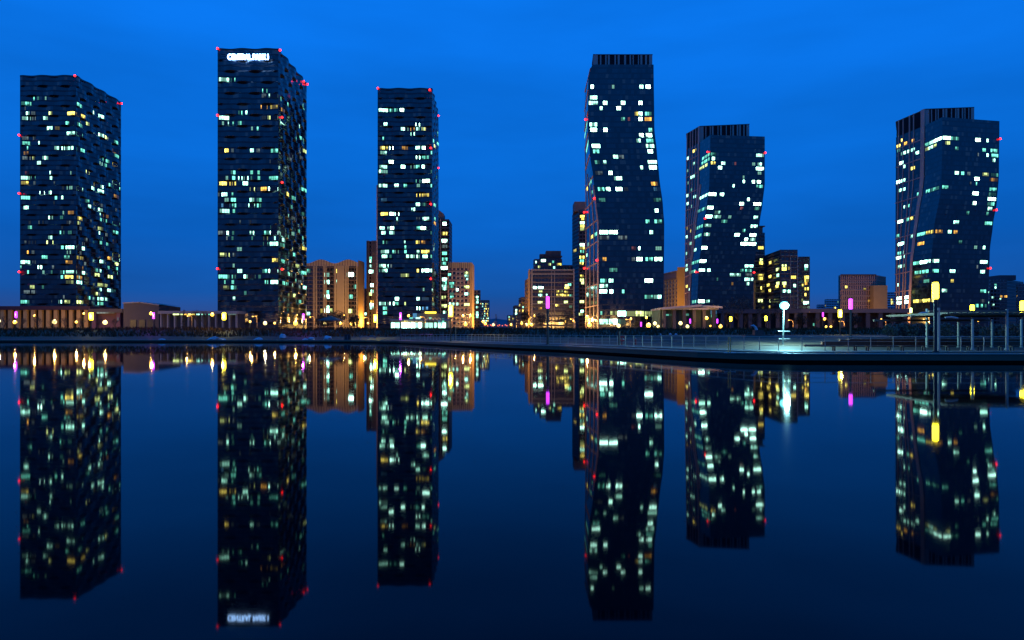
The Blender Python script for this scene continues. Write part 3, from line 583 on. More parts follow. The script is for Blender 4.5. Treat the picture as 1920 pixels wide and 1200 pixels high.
mb = MB(); P0 = H.vp(0, 0); mb.box(P0.x - .9, P0.x - .05, 500.3, 528, 2.6, H.zt + .6); mb.build('flank_wall', OCHRE, H.root, H.loc)
H.windows(945, 455, 7.5, '432,632,45,W 515,632,75,W 515,690,50,g 513,740,65,w 510,840,70,g 600,738,15,w 885,605,60,g 885,640,70,y 920,590,50,t 755,688,40,y 810,688,40,gx 875,695,55,y 755,738,40,y 810,738,55,y 880,745,70,y 940,745,40,t 750,878,55,y 870,835,55,g 935,900,40,t 510,925,50,o', snap=False, h=1.7, off=.35)
G1 = block('stepped_roof_block', 'stepped grey block rising just behind the framed office block', [(1000, 560), (1003, 548), (1054, 548)], 489, mats=[DARKW, BRONZE_D] + GS, pane=3, pier=.2)
mb = MB(); a = W(1024, 470, 548); b_ = W(1052, 470, 548); mb.box(a.x, b_.x, 549, 562, G1.zt - .35, a.z); c_ = W(1012, 476, 551); mb.box(c_.x, a.x - .05, 552, 560, G1.zt - .35, c_.z); mb.box(a.x - .4, b_.x + 1, 548.4, 562.5, a.z - 4.6, a.z - 4); mb.build('roof_house', DARKW, G1.root, G1.loc)
G1.windows(945, 455, 7.5, '555,182,65,W 640,305,40,g 775,305,65,y 705,350,30,w 495,340,35,g 690,270,30,t 450,275,20,w', snap=False, h=1.8, off=.4)
b3 = block('roof_annexe', 'low annexe with a lit strip beside the stepped grey roof', [(1054, 545), (1055, 540), (1074, 540)], 498, mats=[DARKW, BRONZE_D] + GS)
b3.windows(945, 455, 7.5, '865,388,80,w', snap=False, h=1.4, off=.4)
g2 = block('street_block', 'orange-lit plain block stepping down toward the street gap', [(984, 560), (989, 540), (997, 540)], 526, mats=[BROWNW, OCHRE] + GS, pane=5, pier=.6)
g3 = block('street_block', 'small block with dark balconies under orange street light', [(972.5, 640), (977, 620), (986, 620)], 559, mats=[OCHRE, BROWNW] + GS, pane=3, pier=.5)
g3.windows(945, 455, 7.5, '268,850,18,o 268,910,20,w 225,880,14,y 225,960,14,o 265,960,16,y', snap=False, h=2, off=.4)
g4 = block('street_block', 'lower street block with two white stairwell lights', [(962, 720), (965, 700), (973, 700)], 574, mats=[BROWNW, BROWNW] + GS, pane=3)
g4.windows(945, 455, 7.5, '172,950,25,w 172,1000,30,w 172,970,20,g', snap=False, h=2, off=.4)
g5 = block('street_block', 'lowest street block at the end of the terrace', [(951, 820), (953, 800), (964, 800)], 592, mats=[PALEW, BROWNW] + GS, pane=3)
g5.windows(945, 455, 7.5, '75,1045,20,w 75,1080,18,y 130,1070,15,y', snap=False, h=2, off=.4)
It = block('grey_apartment_tower', 'tall grey apartment tower with yellow windows squeezed behind a folded tower', [(1073, 590), (1085, 570), (1106, 570)], 395, 1, mats=[DARKW, BRONZE_D] + GS, pane=3, pier=.2)
mb = MB(); a = W(1073, 378, 592); b_ = W(1106, 378, 592); mb.box(a.x, b_.x, 571, 588, It.zt - .35, W(1085, 378, 571).z); mb.build('roof_house', BROWNW, It.root, It.loc)
It.windows(945, 455, 7.5, '1098,30,60,W 1098,75,70,y 1098,125,55,t 1095,205,70,y 1095,255,55,t 1090,293,55,y 1005,110,40,y 1095,470,50,y 1095,525,55,g 1105,565,40,g 1095,830,60,g 1098,965,45,w 1080,1005,60,g', snap=False, h=2.2, off=.4)
It.windows(1085, 390, 10.62, '70,170,90,y 80,230,60,y 70,295,90,w 70,360,80,y 70,420,80,gx', snap=False, h=2.2, off=.4)
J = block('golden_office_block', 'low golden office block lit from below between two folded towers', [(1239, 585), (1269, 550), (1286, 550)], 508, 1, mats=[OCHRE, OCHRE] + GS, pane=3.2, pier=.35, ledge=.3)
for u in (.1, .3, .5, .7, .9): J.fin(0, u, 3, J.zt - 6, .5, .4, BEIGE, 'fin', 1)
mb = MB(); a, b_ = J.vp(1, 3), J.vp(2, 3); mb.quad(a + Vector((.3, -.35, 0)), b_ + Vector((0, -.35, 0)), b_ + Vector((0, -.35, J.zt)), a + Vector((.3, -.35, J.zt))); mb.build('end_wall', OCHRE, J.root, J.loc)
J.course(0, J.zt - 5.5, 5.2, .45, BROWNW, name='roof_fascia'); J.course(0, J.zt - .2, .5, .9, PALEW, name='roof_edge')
K = block('dark_apartment_tower', 'dark brown apartment tower directly behind the shorter folded tower', [(1404, 545), (1414, 535), (1434, 535)], 437, 1, mats=[DARKW, BRONZE_D] + GS, pane=3.4, pier=.2)
mb = MB(); a, b_ = W(1424, 423, 537), W(1430, 423, 537); mb.box(a.x - 4, b_.x, 537, 550, K.zt - .35, a.z - 1); mb.box(a.x - 4.5, b_.x + 1.6, 536, 551, a.z - 1, a.z - .2); mb.build('roof_house', BROWNW, K.root, K.loc)
K.windows(1400, 410, 6.31, '165,345,65,y 172,490,35,g 168,525,45,y 165,668,70,y 160,708,60,y 170,820,15,y 160,970,55,g', snap=False, h=2.3, off=.4)
for py in (453, 478, 490, 502, 514, 526, 537, 549, 560): K.course(1, K.zat(py, 1), .35, .5, PALEW, .05, 1, name='floor_edge')
K.fin(1, .02, 3, K.zat(526, 1), 1.1, 1.0, OCHRE, 'corner_pier', 1)
L_ = block('dark_corner_block', 'broad dark corner apartment block with scattered yellow windows', [(1432, 545), (1463, 505), (1495.5, 505)], 468, 1, mats=[DARKW, BRONZE_D] + GS, pane=3.0, pier=.2)
for py in (480, 491, 502, 513, 524, 535, 546, 557): L_.course(1, L_.zat(py, 1), .3, .45, PALEW, 0, 1, name='floor_edge'); L_.course(0, L_.zat(py, 1), .3, .45, PALEW, .02, .99, name='floor_edge')
fins(L_, 1, [.58, .98], .5, PALEW, z1=L_.zat(480, 1))
L_.windows(1400, 410, 6.31, '290,520,30,y 285,685,30,y 265,785,40,y 283,850,25,y 375,600,35,g 440,560,55,g 440,597,55,y 378,670,30,w 550,693,60,y 378,765,35,g 440,765,50,g 370,800,35,y 447,797,30,y 563,793,30,w 495,588,25,y 440,858,50,w 500,860,35,w 285,975,15,g 283,1042,20,y', snap=False, h=2.2, off=.6)
M_ = block('dark_apartment_wing', 'narrow dark apartment wing with a bright column of windows', [(1495.5, 530), (1497, 520), (1518.5, 520)], 481, 1, mats=[DARKW, BRONZE_D] + GS, pane=3, pier=.2)
M_.windows(1400, 410, 6.31, '703,560,40,w 703,593,45,t 706,693,55,y 706,730,50,y 700,765,30,o 707,830,50,y 612,800,25,y 660,790,20,y 693,898,20,y 700,995,65,W 655,965,20,g', snap=False, h=2.2, off=.4)
N_ = block('brown_louvred_block', 'brown louvred office block with a plain orange stair tower at its corner', [(1572, 600), (1576, 590), (1642, 590), (1661, 610)], 516, 1, mats=[BROWNW, BRONZE] + GS, pane=1.6, pier=.45, pitch=4.4, spandrel=1.0)
mb = MB(); a, b_ = W(1638, 535, 584), W(1664, 535, 584); mb.box(a.x, b_.x, 584, 604, 2.6, a.z); mb.build('stair_tower', OCHRE, N_.root, N_.loc)
N_.course(1, N_.zt - .2, 1.0, .8, DARKW, name='roof_edge')
for py in (530, 544, 556, 566): N_.course(1, N_.zat(py, 1), .5, .4, PALEW, name='floor_edge')
N_.windows(1420, 520, 6.67, '1110,120,30,y 1340,148,30,yx 1400,295,40,ox', snap=False, h=2, off=.4)
for nm, lb, v, yt, ws in (('white_apartment_block', 'small white apartment block far away between dark blocks', [(1531, 960), (1533, 950), (1548, 950)], 571, []),
        ('white_apartment_block', 'taller white far apartment block with a few lit windows', [(1546, 935), (1549, 925), (1576, 925)], 561, [(1549, 573, 3, 'y'), (1572, 566, 4, 'w'), (1565, 577, 4, 'y')]),
        ('white_apartment_block', 'white striped far apartment block beside the bronze corner tower', [(1660, 900), (1663, 890), (1679, 890)], 548, [(1672, 562, 4, 'y'), (1672, 566, 4, 'g'), (1673, 569, 5, 'y')])):
    w_ = block(nm, lb, v, yt, 1, mats=[mat('white_render', (.62, .56, .66), .7), PALEW] + GS, pane=3.4, pier=.45, spandrel=1.5)
    for a in ws: w_.window(*a, snap=False, h=2, off=.4)
P_ = block('grey_terraced_block', 'grey purple terraced apartment block with pale balcony bands', [(1850, 640), (1856, 630), (1888, 630), (1919, 660)], 524, 1, mats=[DARKW, PALEW] + GS, pane=3.2, pier=.15, ledge=.5)
mb = MB(); a, b_ = W(1874, 518, 634), W(1905, 518, 634); mb.box(a.x, b_.x, 634, 650, P_.zt - .35, a.z + 1); mb.build('roof_house', DARKW, P_.root, P_.loc)
P_.windows(1640, 500, 6, '1355,205,25,t 1355,235,18,w 1420,335,25,o 1470,335,35,o 1325,345,25,w 1410,365,18,w 1330,430,25,w 1285,290,15,w 1285,405,15,w 1630,225,12,t', snap=False, h=1.8, off=.5)
P2 = block('grey_terraced_block', 'lower grey terraced block at the lake edge of the pale balcony block', [(1905, 600), (1908, 590), (1960, 590)], 532, 1, mats=[DARKW, PALEW] + GS, pane=3.2, pier=.15, ledge=.5)

# ------------------------------------------------------------------ low buildings along the street
def base_z(x, y): return zg(x, y)
def podium(label, px0, px1, ytop, Y, depth, wall, colm, ncol, name='podium', colw=2.2, cat='building', fascia=2.2, roofm=None, group=None):
    a, b = W(px0, ytop, Y), W(px1, ytop, Y); zb = 2.4; r = thing(name, label, cat, ((a.x + b.x) / 2, Y, zb), group); L = r.location
    m = MB(); m.box(a.x, b.x, Y + 3, Y + depth, zb, a.z - fascia); m.build('wall', wall, r, L)
    m = MB(); m.box(a.x - .6, b.x + .6, Y - .6, Y + depth + .3, a.z - fascia + .01, a.z); m.build('roof', roofm or DARKW, r, L)
    for i in range(ncol):
        x = lerp(a.x + colw, b.x - colw, i / max(1, ncol - 1)); m = MB(); m.box(x - colw / 2, x + colw / 2, Y, Y + 1.6, zb, a.z - fascia); m.build('column', colm, r, L)
    return r, L, a, b
def pane(r, L, px0, px1, py0, py1, Y, code, dim=False, name='lit_window'):
    a, b = W(px0, py1, Y), W(px1, py0, Y); m = MB(); n = max(1, int((b.x - a.x) / 1.6)); ms = lit(code, dim)
    for i in range(n):
        x0, x1 = lerp(a.x, b.x, (i + .05) / n), lerp(a.x, b.x, (i + .95) / n)
        m.quad((x0, Y, a.z), (x1, Y, a.z), (x1, Y, b.z), (x0, Y, b.z), random.choice([0, 0, 0, 1, 2]))
    m.build(name, ms, r, L)
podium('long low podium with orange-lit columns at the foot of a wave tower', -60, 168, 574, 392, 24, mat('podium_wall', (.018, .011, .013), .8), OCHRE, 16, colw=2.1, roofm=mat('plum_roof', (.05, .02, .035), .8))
r, L, a, b = podium('plum-walled podium wing with small white windows beside the orange columns', 168.5, 229, 579, 388, 20, mat('plum_wall', (.13, .06, .10), .8), mat('plum_wall', (.13, .06, .10)), 2)
pane(r, L, 181, 215, 585, 588, 387.2, 'd'); pane(r, L, 219.5, 222.5, 595, 602, 387.2, 'b')
# wedge-roofed hall
a, b, c = W(231.5, 569, 385), W(298, 573, 385), W(262, 568, 385); zb = 2.4; r = thing('wedge_roofed_hall', 'dark windowless hall with a gently sloping roof', 'building', ((a.x + b.x) / 2, 385, zb)); L = r.location
m = MB(); P = [(a.x, a.z), (c.x, c.z), (b.x, b.z)]
for (x0, z0), (x1, z1) in zip(P, P[1:]):
    m.quad((x0, 385, zb), (x1, 385, zb), (x1, 385, z1), (x0, 385, z0)); m.quad((x0, 385, z0), (x1, 385, z1), (x1, 410, z1), (x0, 410, z0))
m.quad((b.x, 385, zb), (b.x, 410, zb), (b.x, 410, b.z), (b.x, 385, b.z)); m.quad((a.x, 410, zb), (a.x, 385, zb), (a.x, 385, a.z), (a.x, 410, a.z)); m.build('wall', DARKW, r, L)
m = MB(); 
for (x0, z0), (x1, z1) in zip(P, P[1:]): m.quad((x0 - .2, 384.6, z0 + .02), (x1 + .2, 384.6, z1 + .02), (x1 + .2, 384.6, z1 + .6), (x0 - .2, 384.6, z0 + .6)); m.quad((x0 - .2, 384.6, z0 + .6), (x1 + .2, 384.6, z1 + .6), (x1 + .2, 411, z1 + .6), (x0 - .2, 411, z0 + .6))
m.build('roof', PALEW, r, L)
for k, x in enumerate((.2, .45, .7)):
    m = MB(); xx = lerp(a.x, b.x, x); m.box(xx, xx + 3.4, 384.6, 384.95, zb, zb + 7.5); m.build('door', METAL, r, L)
r, L, a, b = podium('long low pavilion with a strip of small yellow and white windows', 299, 445, 583, 375, 22, DARKW, PALEW, 12, name='low_pavilion', colw=.7, fascia=1.6, roofm=PALEW)
for x0, x1, cd in ((324, 336, 'g'), (338, 343, 'g'), (345, 350, 'o'), (352, 366, 'y'), (368, 374, 'w'), (378, 380, 'w'), (384, 386, 't'), (391, 393, 't'), (398, 401, 'd'), (427, 443, 'm')): pane(r, L, x0, x1, 588, 590.5, 374.5, cd)
# market pavilion with carnival lights
r, L, a, b = podium('brightly lit white market pavilion with carnival lights', 733, 842, 598, 322, 14, BROWNW, PALEW, 9, name='market_pavilion', colw=.5, fascia=.8, roofm=PALEW)
for x0, x1, cd in ((733, 750, 'w'), (752.5, 791, 'W'), (796, 812, 'W'), (814, 819, 'w'), (821, 836, 'w')): pane(r, L, x0, x1, 605, 615, 321.6, cd)
g = MB(); GLOW = mat('string_light_warm', (.1, .1, .1), .5, emis=(1, .62, .22), strength=.8)
for px in (803, 809, 815.5, 823):
    c_ = W(px, 600, 321); m = MB(); m.tube([(c_.x + .75 * math.cos(t), 321, c_.z + 1.0 * math.sin(t)) for t in [math.pi * k / 8 for k in range(9)]], .07, 5); m.build('arch_light', GLOW, r, L)
a_ = W(755, 604, 321); m = MB(); m.tube([(lerp(W(752, 0, 321).x, W(792, 0, 321).x, k / 10), 321, a_.z + .25 * (k % 2)) for k in range(11)], .16, 5); m.build('string_light', GLOW, r, L)
for px, py, w_, h_, cd in ((778, 592, 7, 9, 'b'), (771, 598, 6, 6, 't'), (784, 597, 8, 4, 'w'), (807, 598, 4, 6, 't'), (831, 601, 4, 7, 't'), (825, 603, 6, 3, 'b'), (761, 601, 5, 6, 'y')):
    m = MB(); p, q = W(px - w_ / 2, py + h_ / 2, 323), W(px + w_ / 2, py - h_ / 2, 323); m.box(p.x, q.x, 322.2, 323, p.z, q.z); m.build('light_box', lit(cd)[1], r, L)
m = MB(); p, q = W(797, 587.5, 323), W(818, 584.5, 323); m.box(p.x, q.x, 322.4, 323, p.z, q.z); m.build('neon_bar', mat('neon_yellow', (.1, .1, .1), .5, emis=(1, .8, .05), strength=3), r, L)
m = MB(); p, q = W(775, 604, 326), W(840, 588, 326); m.box(p.x, q.x, 324, 335, p.z, q.z); m.build('upper_hall', BROWNW, r, L)
# canopy pavilion and colonnades under the folded towers
r, L, a, b = podium('white-roofed canopy pavilion below the golden office block', 1240, 1345, 577, 352, 24, mat('green_wall', (.02, .045, .045), .6), BRONZE_D, 6, name='canopy_pavilion', colw=1.6, fascia=1.0, roofm=mat('pale_roof', (.36, .32, .35), .7))
p0, p1, p2 = W(1240, 577, 351), W(1310, 572, 356), W(1348, 575.5, 351); m = MB()
for q0, q1 in ((p0, p1), (p1, p2)): m.quad(q0 + Vector((0, -1, .1)), q1 + Vector((0, -6, .1)), q1 + Vector((0, 18, .3)), q0 + Vector((0, 24, .3))); m.quad(q0 + Vector((0, -1, -.9)), q1 + Vector((0, -6, -.9)), q1 + Vector((0, -6, .1)), q0 + Vector((0, -1, .1)))
m.build('canopy', mat('pale_roof'), r, L)
for x0, x1, y0, y1, cd, dm in ((1247, 1262, 589, 592, 't', True), (1281, 1292, 588, 592, 't', True), (1332, 1344, 582, 589, 'b', True), (1333, 1345, 590, 595, 't', True)): pane(r, L, x0, x1, y0, y1, 351.6 + 3, cd, dm)
podium('dark colonnade with slender lit columns below the shorter folded tower', 1348, 1500, 580, 372, 20, mat('podium_wall'), BRONZE_D, 9, name='colonnade', colw=2.0, roofm=DARKW)
r, L, a, b = podium('brown flat-roofed colonnade below the louvred office block', 1502, 1706, 579, 378, 22, mat('podium_wall'), BRONZE_D, 9, name='colonnade', colw=2.2, roofm=BROWNW)
pane(r, L, 1524, 1531, 606, 611, 380.5, 't', True)

# ------------------------------------------------------------------ lamps
def globe_mat(key, c, s, sm=False): return mat('lamp_' + key, (.2, .2, .2), .4, emis=c, strength=s, sample=sm)
YEL = globe_mat('yellow', (1, .82, .02), 14, True); PUR = globe_mat('purple', (.60, .04, 1.0), 4, True); CYA = globe_mat('cyan', (.15, .85, .95), 4)
SOD = globe_mat('sodium', (1, .52, .05), 5); WHT = globe_mat('white', (1, .80, .28), 2.6)
def plight(parent, loc, col, power, rad=.2):
    l = bpy.data.lights.new('lamp_light', 'POINT'); l.color = col; l.energy = power; l.shadow_soft_size = rad
    o = bpy.data.objects.new('lamp_light', l); COL.objects.link(o); o.parent = parent; o.location = loc; return o
def lantern(label, px, py, Y, col, h=2.0, rad=.22, power=0, lc=None, group='lantern columns along the promenade', post=.13):
    c = W(px, py, Y); zb = zg(c.x, Y) - .05; r = thing('lantern_column', label, 'street lamp', (c.x, Y, zb), group); H_ = c.z - zb
    m = MB(); m.tube([(0, 0, 0), (0, 0, .25)], post * 1.8, 10); m.tube([(0, 0, .25), (0, 0, H_ - h / 2)], post, 10); m.build('post', METAL, r)
    m = MB(); zz = H_ - h / 2; m.tube([(0, 0, zz + .01), (0, 0, zz + .1), (0, 0, zz + h - .12), (0, 0, zz + h)], [rad * .8, rad, rad, rad * .7], 12); m.build('lamp_tube', col, r)
    m = MB(); m.tube([(0, 0, zz + h + .01), (0, 0, zz + h + .1)], rad * 1.05, 12); m.build('cap', METAL, r)
    if power and Y > 130: plight(r, (0, -rad - .35, H_), lc, power)
    return r
yl, pl_ = (1, .85, .15), (.6, .1, 1)
lantern('big glowing yellow lantern column on the quay in front of the pergola', 1754, 545, 60, YEL, 1.45, .25, 260, yl, post=.15)
lantern('tall glowing magenta lantern column behind the promenade railing', 1027, 567, 100, PUR, 1.75, .24, 150, pl_, post=.2)
lantern('yellow lantern column between the market pavilion and the brown apartment block', 845, 583, 139, YEL, 2.3, .42, 1400, yl)
lantern('magenta lantern column before the louvred office block', 1595, 570, 91, PUR, 1.4, .24, 90, pl_)
lantern('yellow lantern column beside the golden-ended slab apartment', 704, 597, 200, YEL, 2.2, .5, 1000, yl)
lantern('purple lantern column in front of the market pavilion', 751, 593, 178, PUR, 1.9, .26, 500, pl_)
lantern('purple lantern column near the dark conifer', 569, 594, 213, PUR, 1.9, .3, 500, pl_)
lantern('yellow lantern column by the end of the low pavilion', 420, 593, 220, YEL, 2.3, .55, 1000, yl)
lantern('purple lantern column before the dark hall with the sloping roof', 288, 592, 220, PUR, 2.0, .3, 500, pl_)
lantern('yellow lantern column in front of the orange-lit podium', 171, 593, 228, YEL, 2.4, .6, 1000, yl)
lantern('purple lantern column at the open end of the orange-lit podium', 30, 590, 240, PUR, 2.3, .34, 500, pl_)
lantern('yellow lantern column between the cyan floodlight and the louvred block', 1575, 588, 150, YEL, 1.7, .36, 1500, yl)
lantern('yellow lantern column rising above the pergola roof', 1823, 577, 105, YEL, .9, .28, 90, yl)
lantern('yellow lantern column at the far end of the pergola', 1917, 577, 88, YEL, 1.7, .27, 90, yl)
lantern('small oval yellow lamp before the dark colonnade', 1370, 598, 235, YEL, 1.5, .4)
lantern('small oval yellow lamp beside the cyan floodlight mast', 1436, 597, 238, YEL, 1.6, .42)
lantern('small greenish lamp at the foot of the bronze corner tower', 1708, 582, 240, globe_mat('green', (.7, 1, .3), 8), 1.7, .34)
for px, py, lb in ((1202, 608, 'low purple light column below the tall folded tower'), (1294, 602, 'low purple light column by the canopy pavilion'), (1345, 602, 'low purple light column by the last canopy pillar'), (1543, 590, 'small purple light column before the flat-roofed colonnade')): lantern(lb, px, py, 250, PUR, 1.6, .26)
# cyan floodlight mast
c = W(1470, 573, 80); zb = zg(c.x, 80) - .05; r = thing('floodlight_mast', 'slim mast with a dazzling cyan-white floodlight on the promenade', 'street lamp', (c.x, 80, zb)); Hm = c.z - zb
m = MB(); m.tube([(0, 0, 0), (0, 0, .3)], .2, 10); m.tube([(-.15, 0, .3), (-.02, 0, Hm - .4)], [.11, .08], 10); m.build('post', mat('mast_grey', (.10, .12, .12), .5), r)
m = MB(); m.ball((0, -.1, Hm), .52, 16, 9, sz=.9); m.build('lamp_head', CYA, r)
m = MB(); m.tube([(0, .1, Hm + .5), (0, .1, Hm + .62)], [.42, .2], 12); m.build('cap', METAL, r)
for zz in (2.0, 1.1):
    m = MB(); m.tube([(-.7, 0, zz), (.7, 0, zz)], .04, 6); m.build('cross_bar', STEEL, r)
plight(r, (0, -.85, Hm - .1), (.35, .92, 1), 9000, .3)
# street lamps beyond the shrub belt: (px, py, distance, colour, power)
def street_lamp(px, py, Y, col, lc, power, rad=.5, label='warm globe street lamp glowing just above the shrub belt', group='globe street lamps along the road'):
    c = W(px, py, Y); zb = 2.4; r = thing('street_lamp', label, 'street lamp', (c.x, Y, zb), group); H_ = c.z - zb
    m = MB(); m.tube([(0, 0, 0), (0, 0, H_ - rad * .8)], [.12, .08], 8); m.build('post', METAL, r)
    m = MB(); m.ball((0, 0, H_), rad, 12, 7); m.build('globe', col, r)
    if power: plight(r, (0, .2, H_ + rad + .35), lc, power * (.55 if Y > 400 else .8), .3)
    return r
so, wh = (1, .54, .13), (1, .85, .55)
ROAD = 'warm globe street lamp glowing just above the shrub belt'
for px, py, Y, col, lc, pw, rad, lb in ((28, 604, 352, SOD, so, 8000, .9, 'orange globe lamp at the open end of the orange-lit podium'), (102, 603.5, 352, WHT, so, 9000, 1.1, 'big pale globe lamp midway along the orange-lit podium'), (197, 604.5, 345, WHT, so, 3500, 1.1, 'big pale globe lamp before the plum-walled podium wing'), (-2, 602, 345, WHT, wh, 2000, .8, 'pale globe lamp past the orange lamp at the podium end'),
        (143, 604, 358, SOD, so, 7000, .6, 'small orange globe lamp between two big pale podium lamps'), (64, 592, 360, SOD, so, 6000, .45, 'tall small orange lamp before the podium columns'), (157, 588, 360, SOD, so, 5000, .5, 'tall small orange lamp beside the podium lantern'), (283, 588, 330, SOD, so, 2500, .7, 'orange globe lamp before the sloping-roofed hall'), (398, 590, 330, SOD, so, 3000, .8, 'orange globe lamp on the low pavilion terrace'),
        (497, 606, 330, WHT, wh, 4000, .9, 'pale globe lamp at the foot of the lettered wave tower'), (469, 603, 330, SOD, so, 2500, .5, 'small orange lamp at the foot of the lettered wave tower'), (515, 606, 335, SOD, so, 3000, .5, 'small orange lamp just before the dark conifer'), (554, 606, 330, SOD, so, 5000, 1.0, 'big orange globe lamp just past the dark conifer'), (609, 606.5, 472, WHT, so, 52000, 1.1, 'big pale globe lamp before the beige slab apartment'), (639, 606.5, 474, SOD, so, 52000, .9, 'orange globe lamp before the beige slab apartment'), (660, 606.5, 478, SOD, so, 46000, 1.3, 'biggest orange globe lamp before the golden end wall'), (690, 606, 526, SOD, so, 46000, .7, 'orange globe lamp between the golden end wall and the slim tower'),
        (645, 591, 480, SOD, so, 9000, .5, 'tall small orange lamp before the beige slab apartment'), (766, 592, 330, SOD, so, 3000, .6, 'orange lamp above the market pavilion roof'), (868, 592, 448, SOD, so, 14000, .8, 'tall orange lamp before the brown apartment block balconies'), (882, 592, 448, SOD, so, 14000, .8, 'tall orange lamp before the orange-lit end wall'), (873, 608, 445, SOD, so, 30000, 1.1, 'big orange lamp below the brown apartment block'), (906, 603, 490, SOD, so, 30000, 1.0, 'orange lamp beside the orange-lit end wall'), (910, 607, 520, SOD, so, 14000, 1.0, ROAD),
        (925, 609, 420, WHT, so, 3000, .8, 'pale lamp in the street gap'), (958, 609, 560, SOD, so, 14000, .9, ROAD), (978, 606, 505, SOD, so, 26000, .9, ROAD), (987, 609, 500, WHT, so, 22000, .9, 'pale lamp at the flank of the framed office block'), (997, 609, 470, SOD, so, 12000, .9, ROAD), (1002, 593, 470, SOD, so, 7000, .6, 'tall orange lamp before the framed office block'), (1060, 603, 405, SOD, so, 44000, .6, 'orange lamp facing the bronze flank of the tall folded tower'), (1075, 602, 440, SOD, so, 40000, .5, 'small orange lamp behind the framed office block corner'),
        (1101, 594, 360, SOD, so, 9000, .8, 'tall orange lamp at the corner of the tall folded tower'), (1105, 609, 350, SOD, so, 9000, 1.1, 'big orange lamp at the corner of the tall folded tower'), (1160, 611, 330, WHT, so, 3000, .9, 'pale lamp below the lit lobby windows'), (1183, 598, 340, SOD, so, 3000, .5, 'small orange lamp before the lobby windows'), (1212, 595.5, 340, SOD, so, 3000, .6, 'tall orange lamp past the lobby windows'), (1216, 610, 330, SOD, so, 4000, 1.1, 'big orange lamp past the lobby windows'), (1228, 606.5, 330, WHT, wh, 2500, .9, 'pale lamp of a pair past the lobby, the higher one'), (1234, 612, 325, WHT, wh, 0, .7, 'pale lamp of a pair past the lobby, the lower one'),
        (1276, 606, 320, WHT, so, 1200, .9, 'pale lamp before the canopy pavilion'), (1289, 612, 315, WHT, so, 1000, .8, 'low pale lamp before the canopy pavilion'), (1325, 596.5, 345, SOD, so, 2200, .8, 'orange lamp hung by a canopy pillar'), (1351, 612, 315, SOD, so, 1200, .8, 'low orange lamp by the last canopy pillar'), (1332, 611, 320, SOD, so, 0, .4, 'tiny orange lamp under the canopy'), (1258, 604, 520, SOD, so, 60000, .6, 'orange lamp behind the canopy roof lighting the golden block'), (1278, 604, 505, SOD, so, 50000, .6, 'orange lamp in the yard between golden block and folded tower'), (1546, 598, 352, SOD, so, 2500, .7, 'orange lamp before the flat-roofed colonnade'),
        (1549, 613, 330, SOD, so, 900, .5, 'low orange lamp, one of a close pair before the colonnade'), (1558, 612.5, 330, SOD, so, 900, .5, 'low orange lamp, second of a close pair before the colonnade'), (1652, 599, 350, SOD, so, 2500, .5, 'orange lamp near the greenish lamp'), (1630, 603, 545, SOD, so, 60000, .5, 'orange lamp in the yard behind the flat-roofed colonnade'), (1668, 603, 440, SOD, so, 60000, .5, 'orange lamp behind the colonnade facing the bronze corner tower'), (1732, 600, 340, SOD, so, 2500, .5, 'small orange lamp behind the pergola end'), (1834, 601, 340, SOD, so, 2500, .6, 'orange lamp seen through the pergola'), (1461, 618, 260, SOD, so, 0, .3, 'tiny orange lamp behind the floodlight mast')):
    street_lamp(px, py, Y, col, lc, pw, rad, lb)
for i in range(11):  # red lights on added posts stand in for car tail lights
    px = 909 + i * 4.6 + (i % 3) * .8; c = W(px, 609.3 + (i % 2) * 1.4, 470 + 9 * i); r = thing('tail_light_stand_in', 'tiny red light standing in for a car tail light in the street gap', 'lamp', (c.x, c.y, 2.4), 'red stand-ins for car tail lights in the street gap')
    m = MB(); m.tube([(0, 0, 0), (0, 0, c.z - 2.75)], .08, 6); m.build('post', METAL, r); m = MB(); m.ball((0, 0, c.z - 2.4), .42, 8, 5); m.build('lens', mat('tail_light_red', (.1, .02, .01), .4, emis=(1, .16, .05), strength=2.2), r)
# arm lamps with orange-lit curved necks
ORP = mat('sodium_lit_pole', (.55, .36, .16), .5)  # orange lamplight is put into the pole colour
for px, py, Y in ((360, 592, 300), (482, 593, 300), (590, 594, 300), (692, 595, 300), (797, 594, 300), (862, 596, 330), (1078, 598, 310), (1182, 598.5, 320), (1487, 600, 300), (1583, 602, 290), (1661, 600, 310)):
    c = W(px, py, Y); zb = 2.4; r = thing('arm_street_lamp', 'slender arm street lamp with a curved neck lit orange', 'street lamp', (c.x, Y, zb), 'curved arm street lamps'); H_ = c.z - zb
    m = MB(); m.tube([(0, 0, 0), (0, 0, H_ - 1)] + [(-1.1 + 1.1 * math.cos(t), 0, H_ - 1 + math.sin(t)) for t in [math.pi * k / 12 for k in range(1, 8)]], .11, 7); m.build('pole', ORP, r)
    m = MB(); m.ball((-1.9, 0, H_ - .1), .32, 8, 5, sz=.6); m.build('lamp_head', SOD, r)
    plight(r, (-1.9, -.9, H_ - 1.0), so, 900, .2)

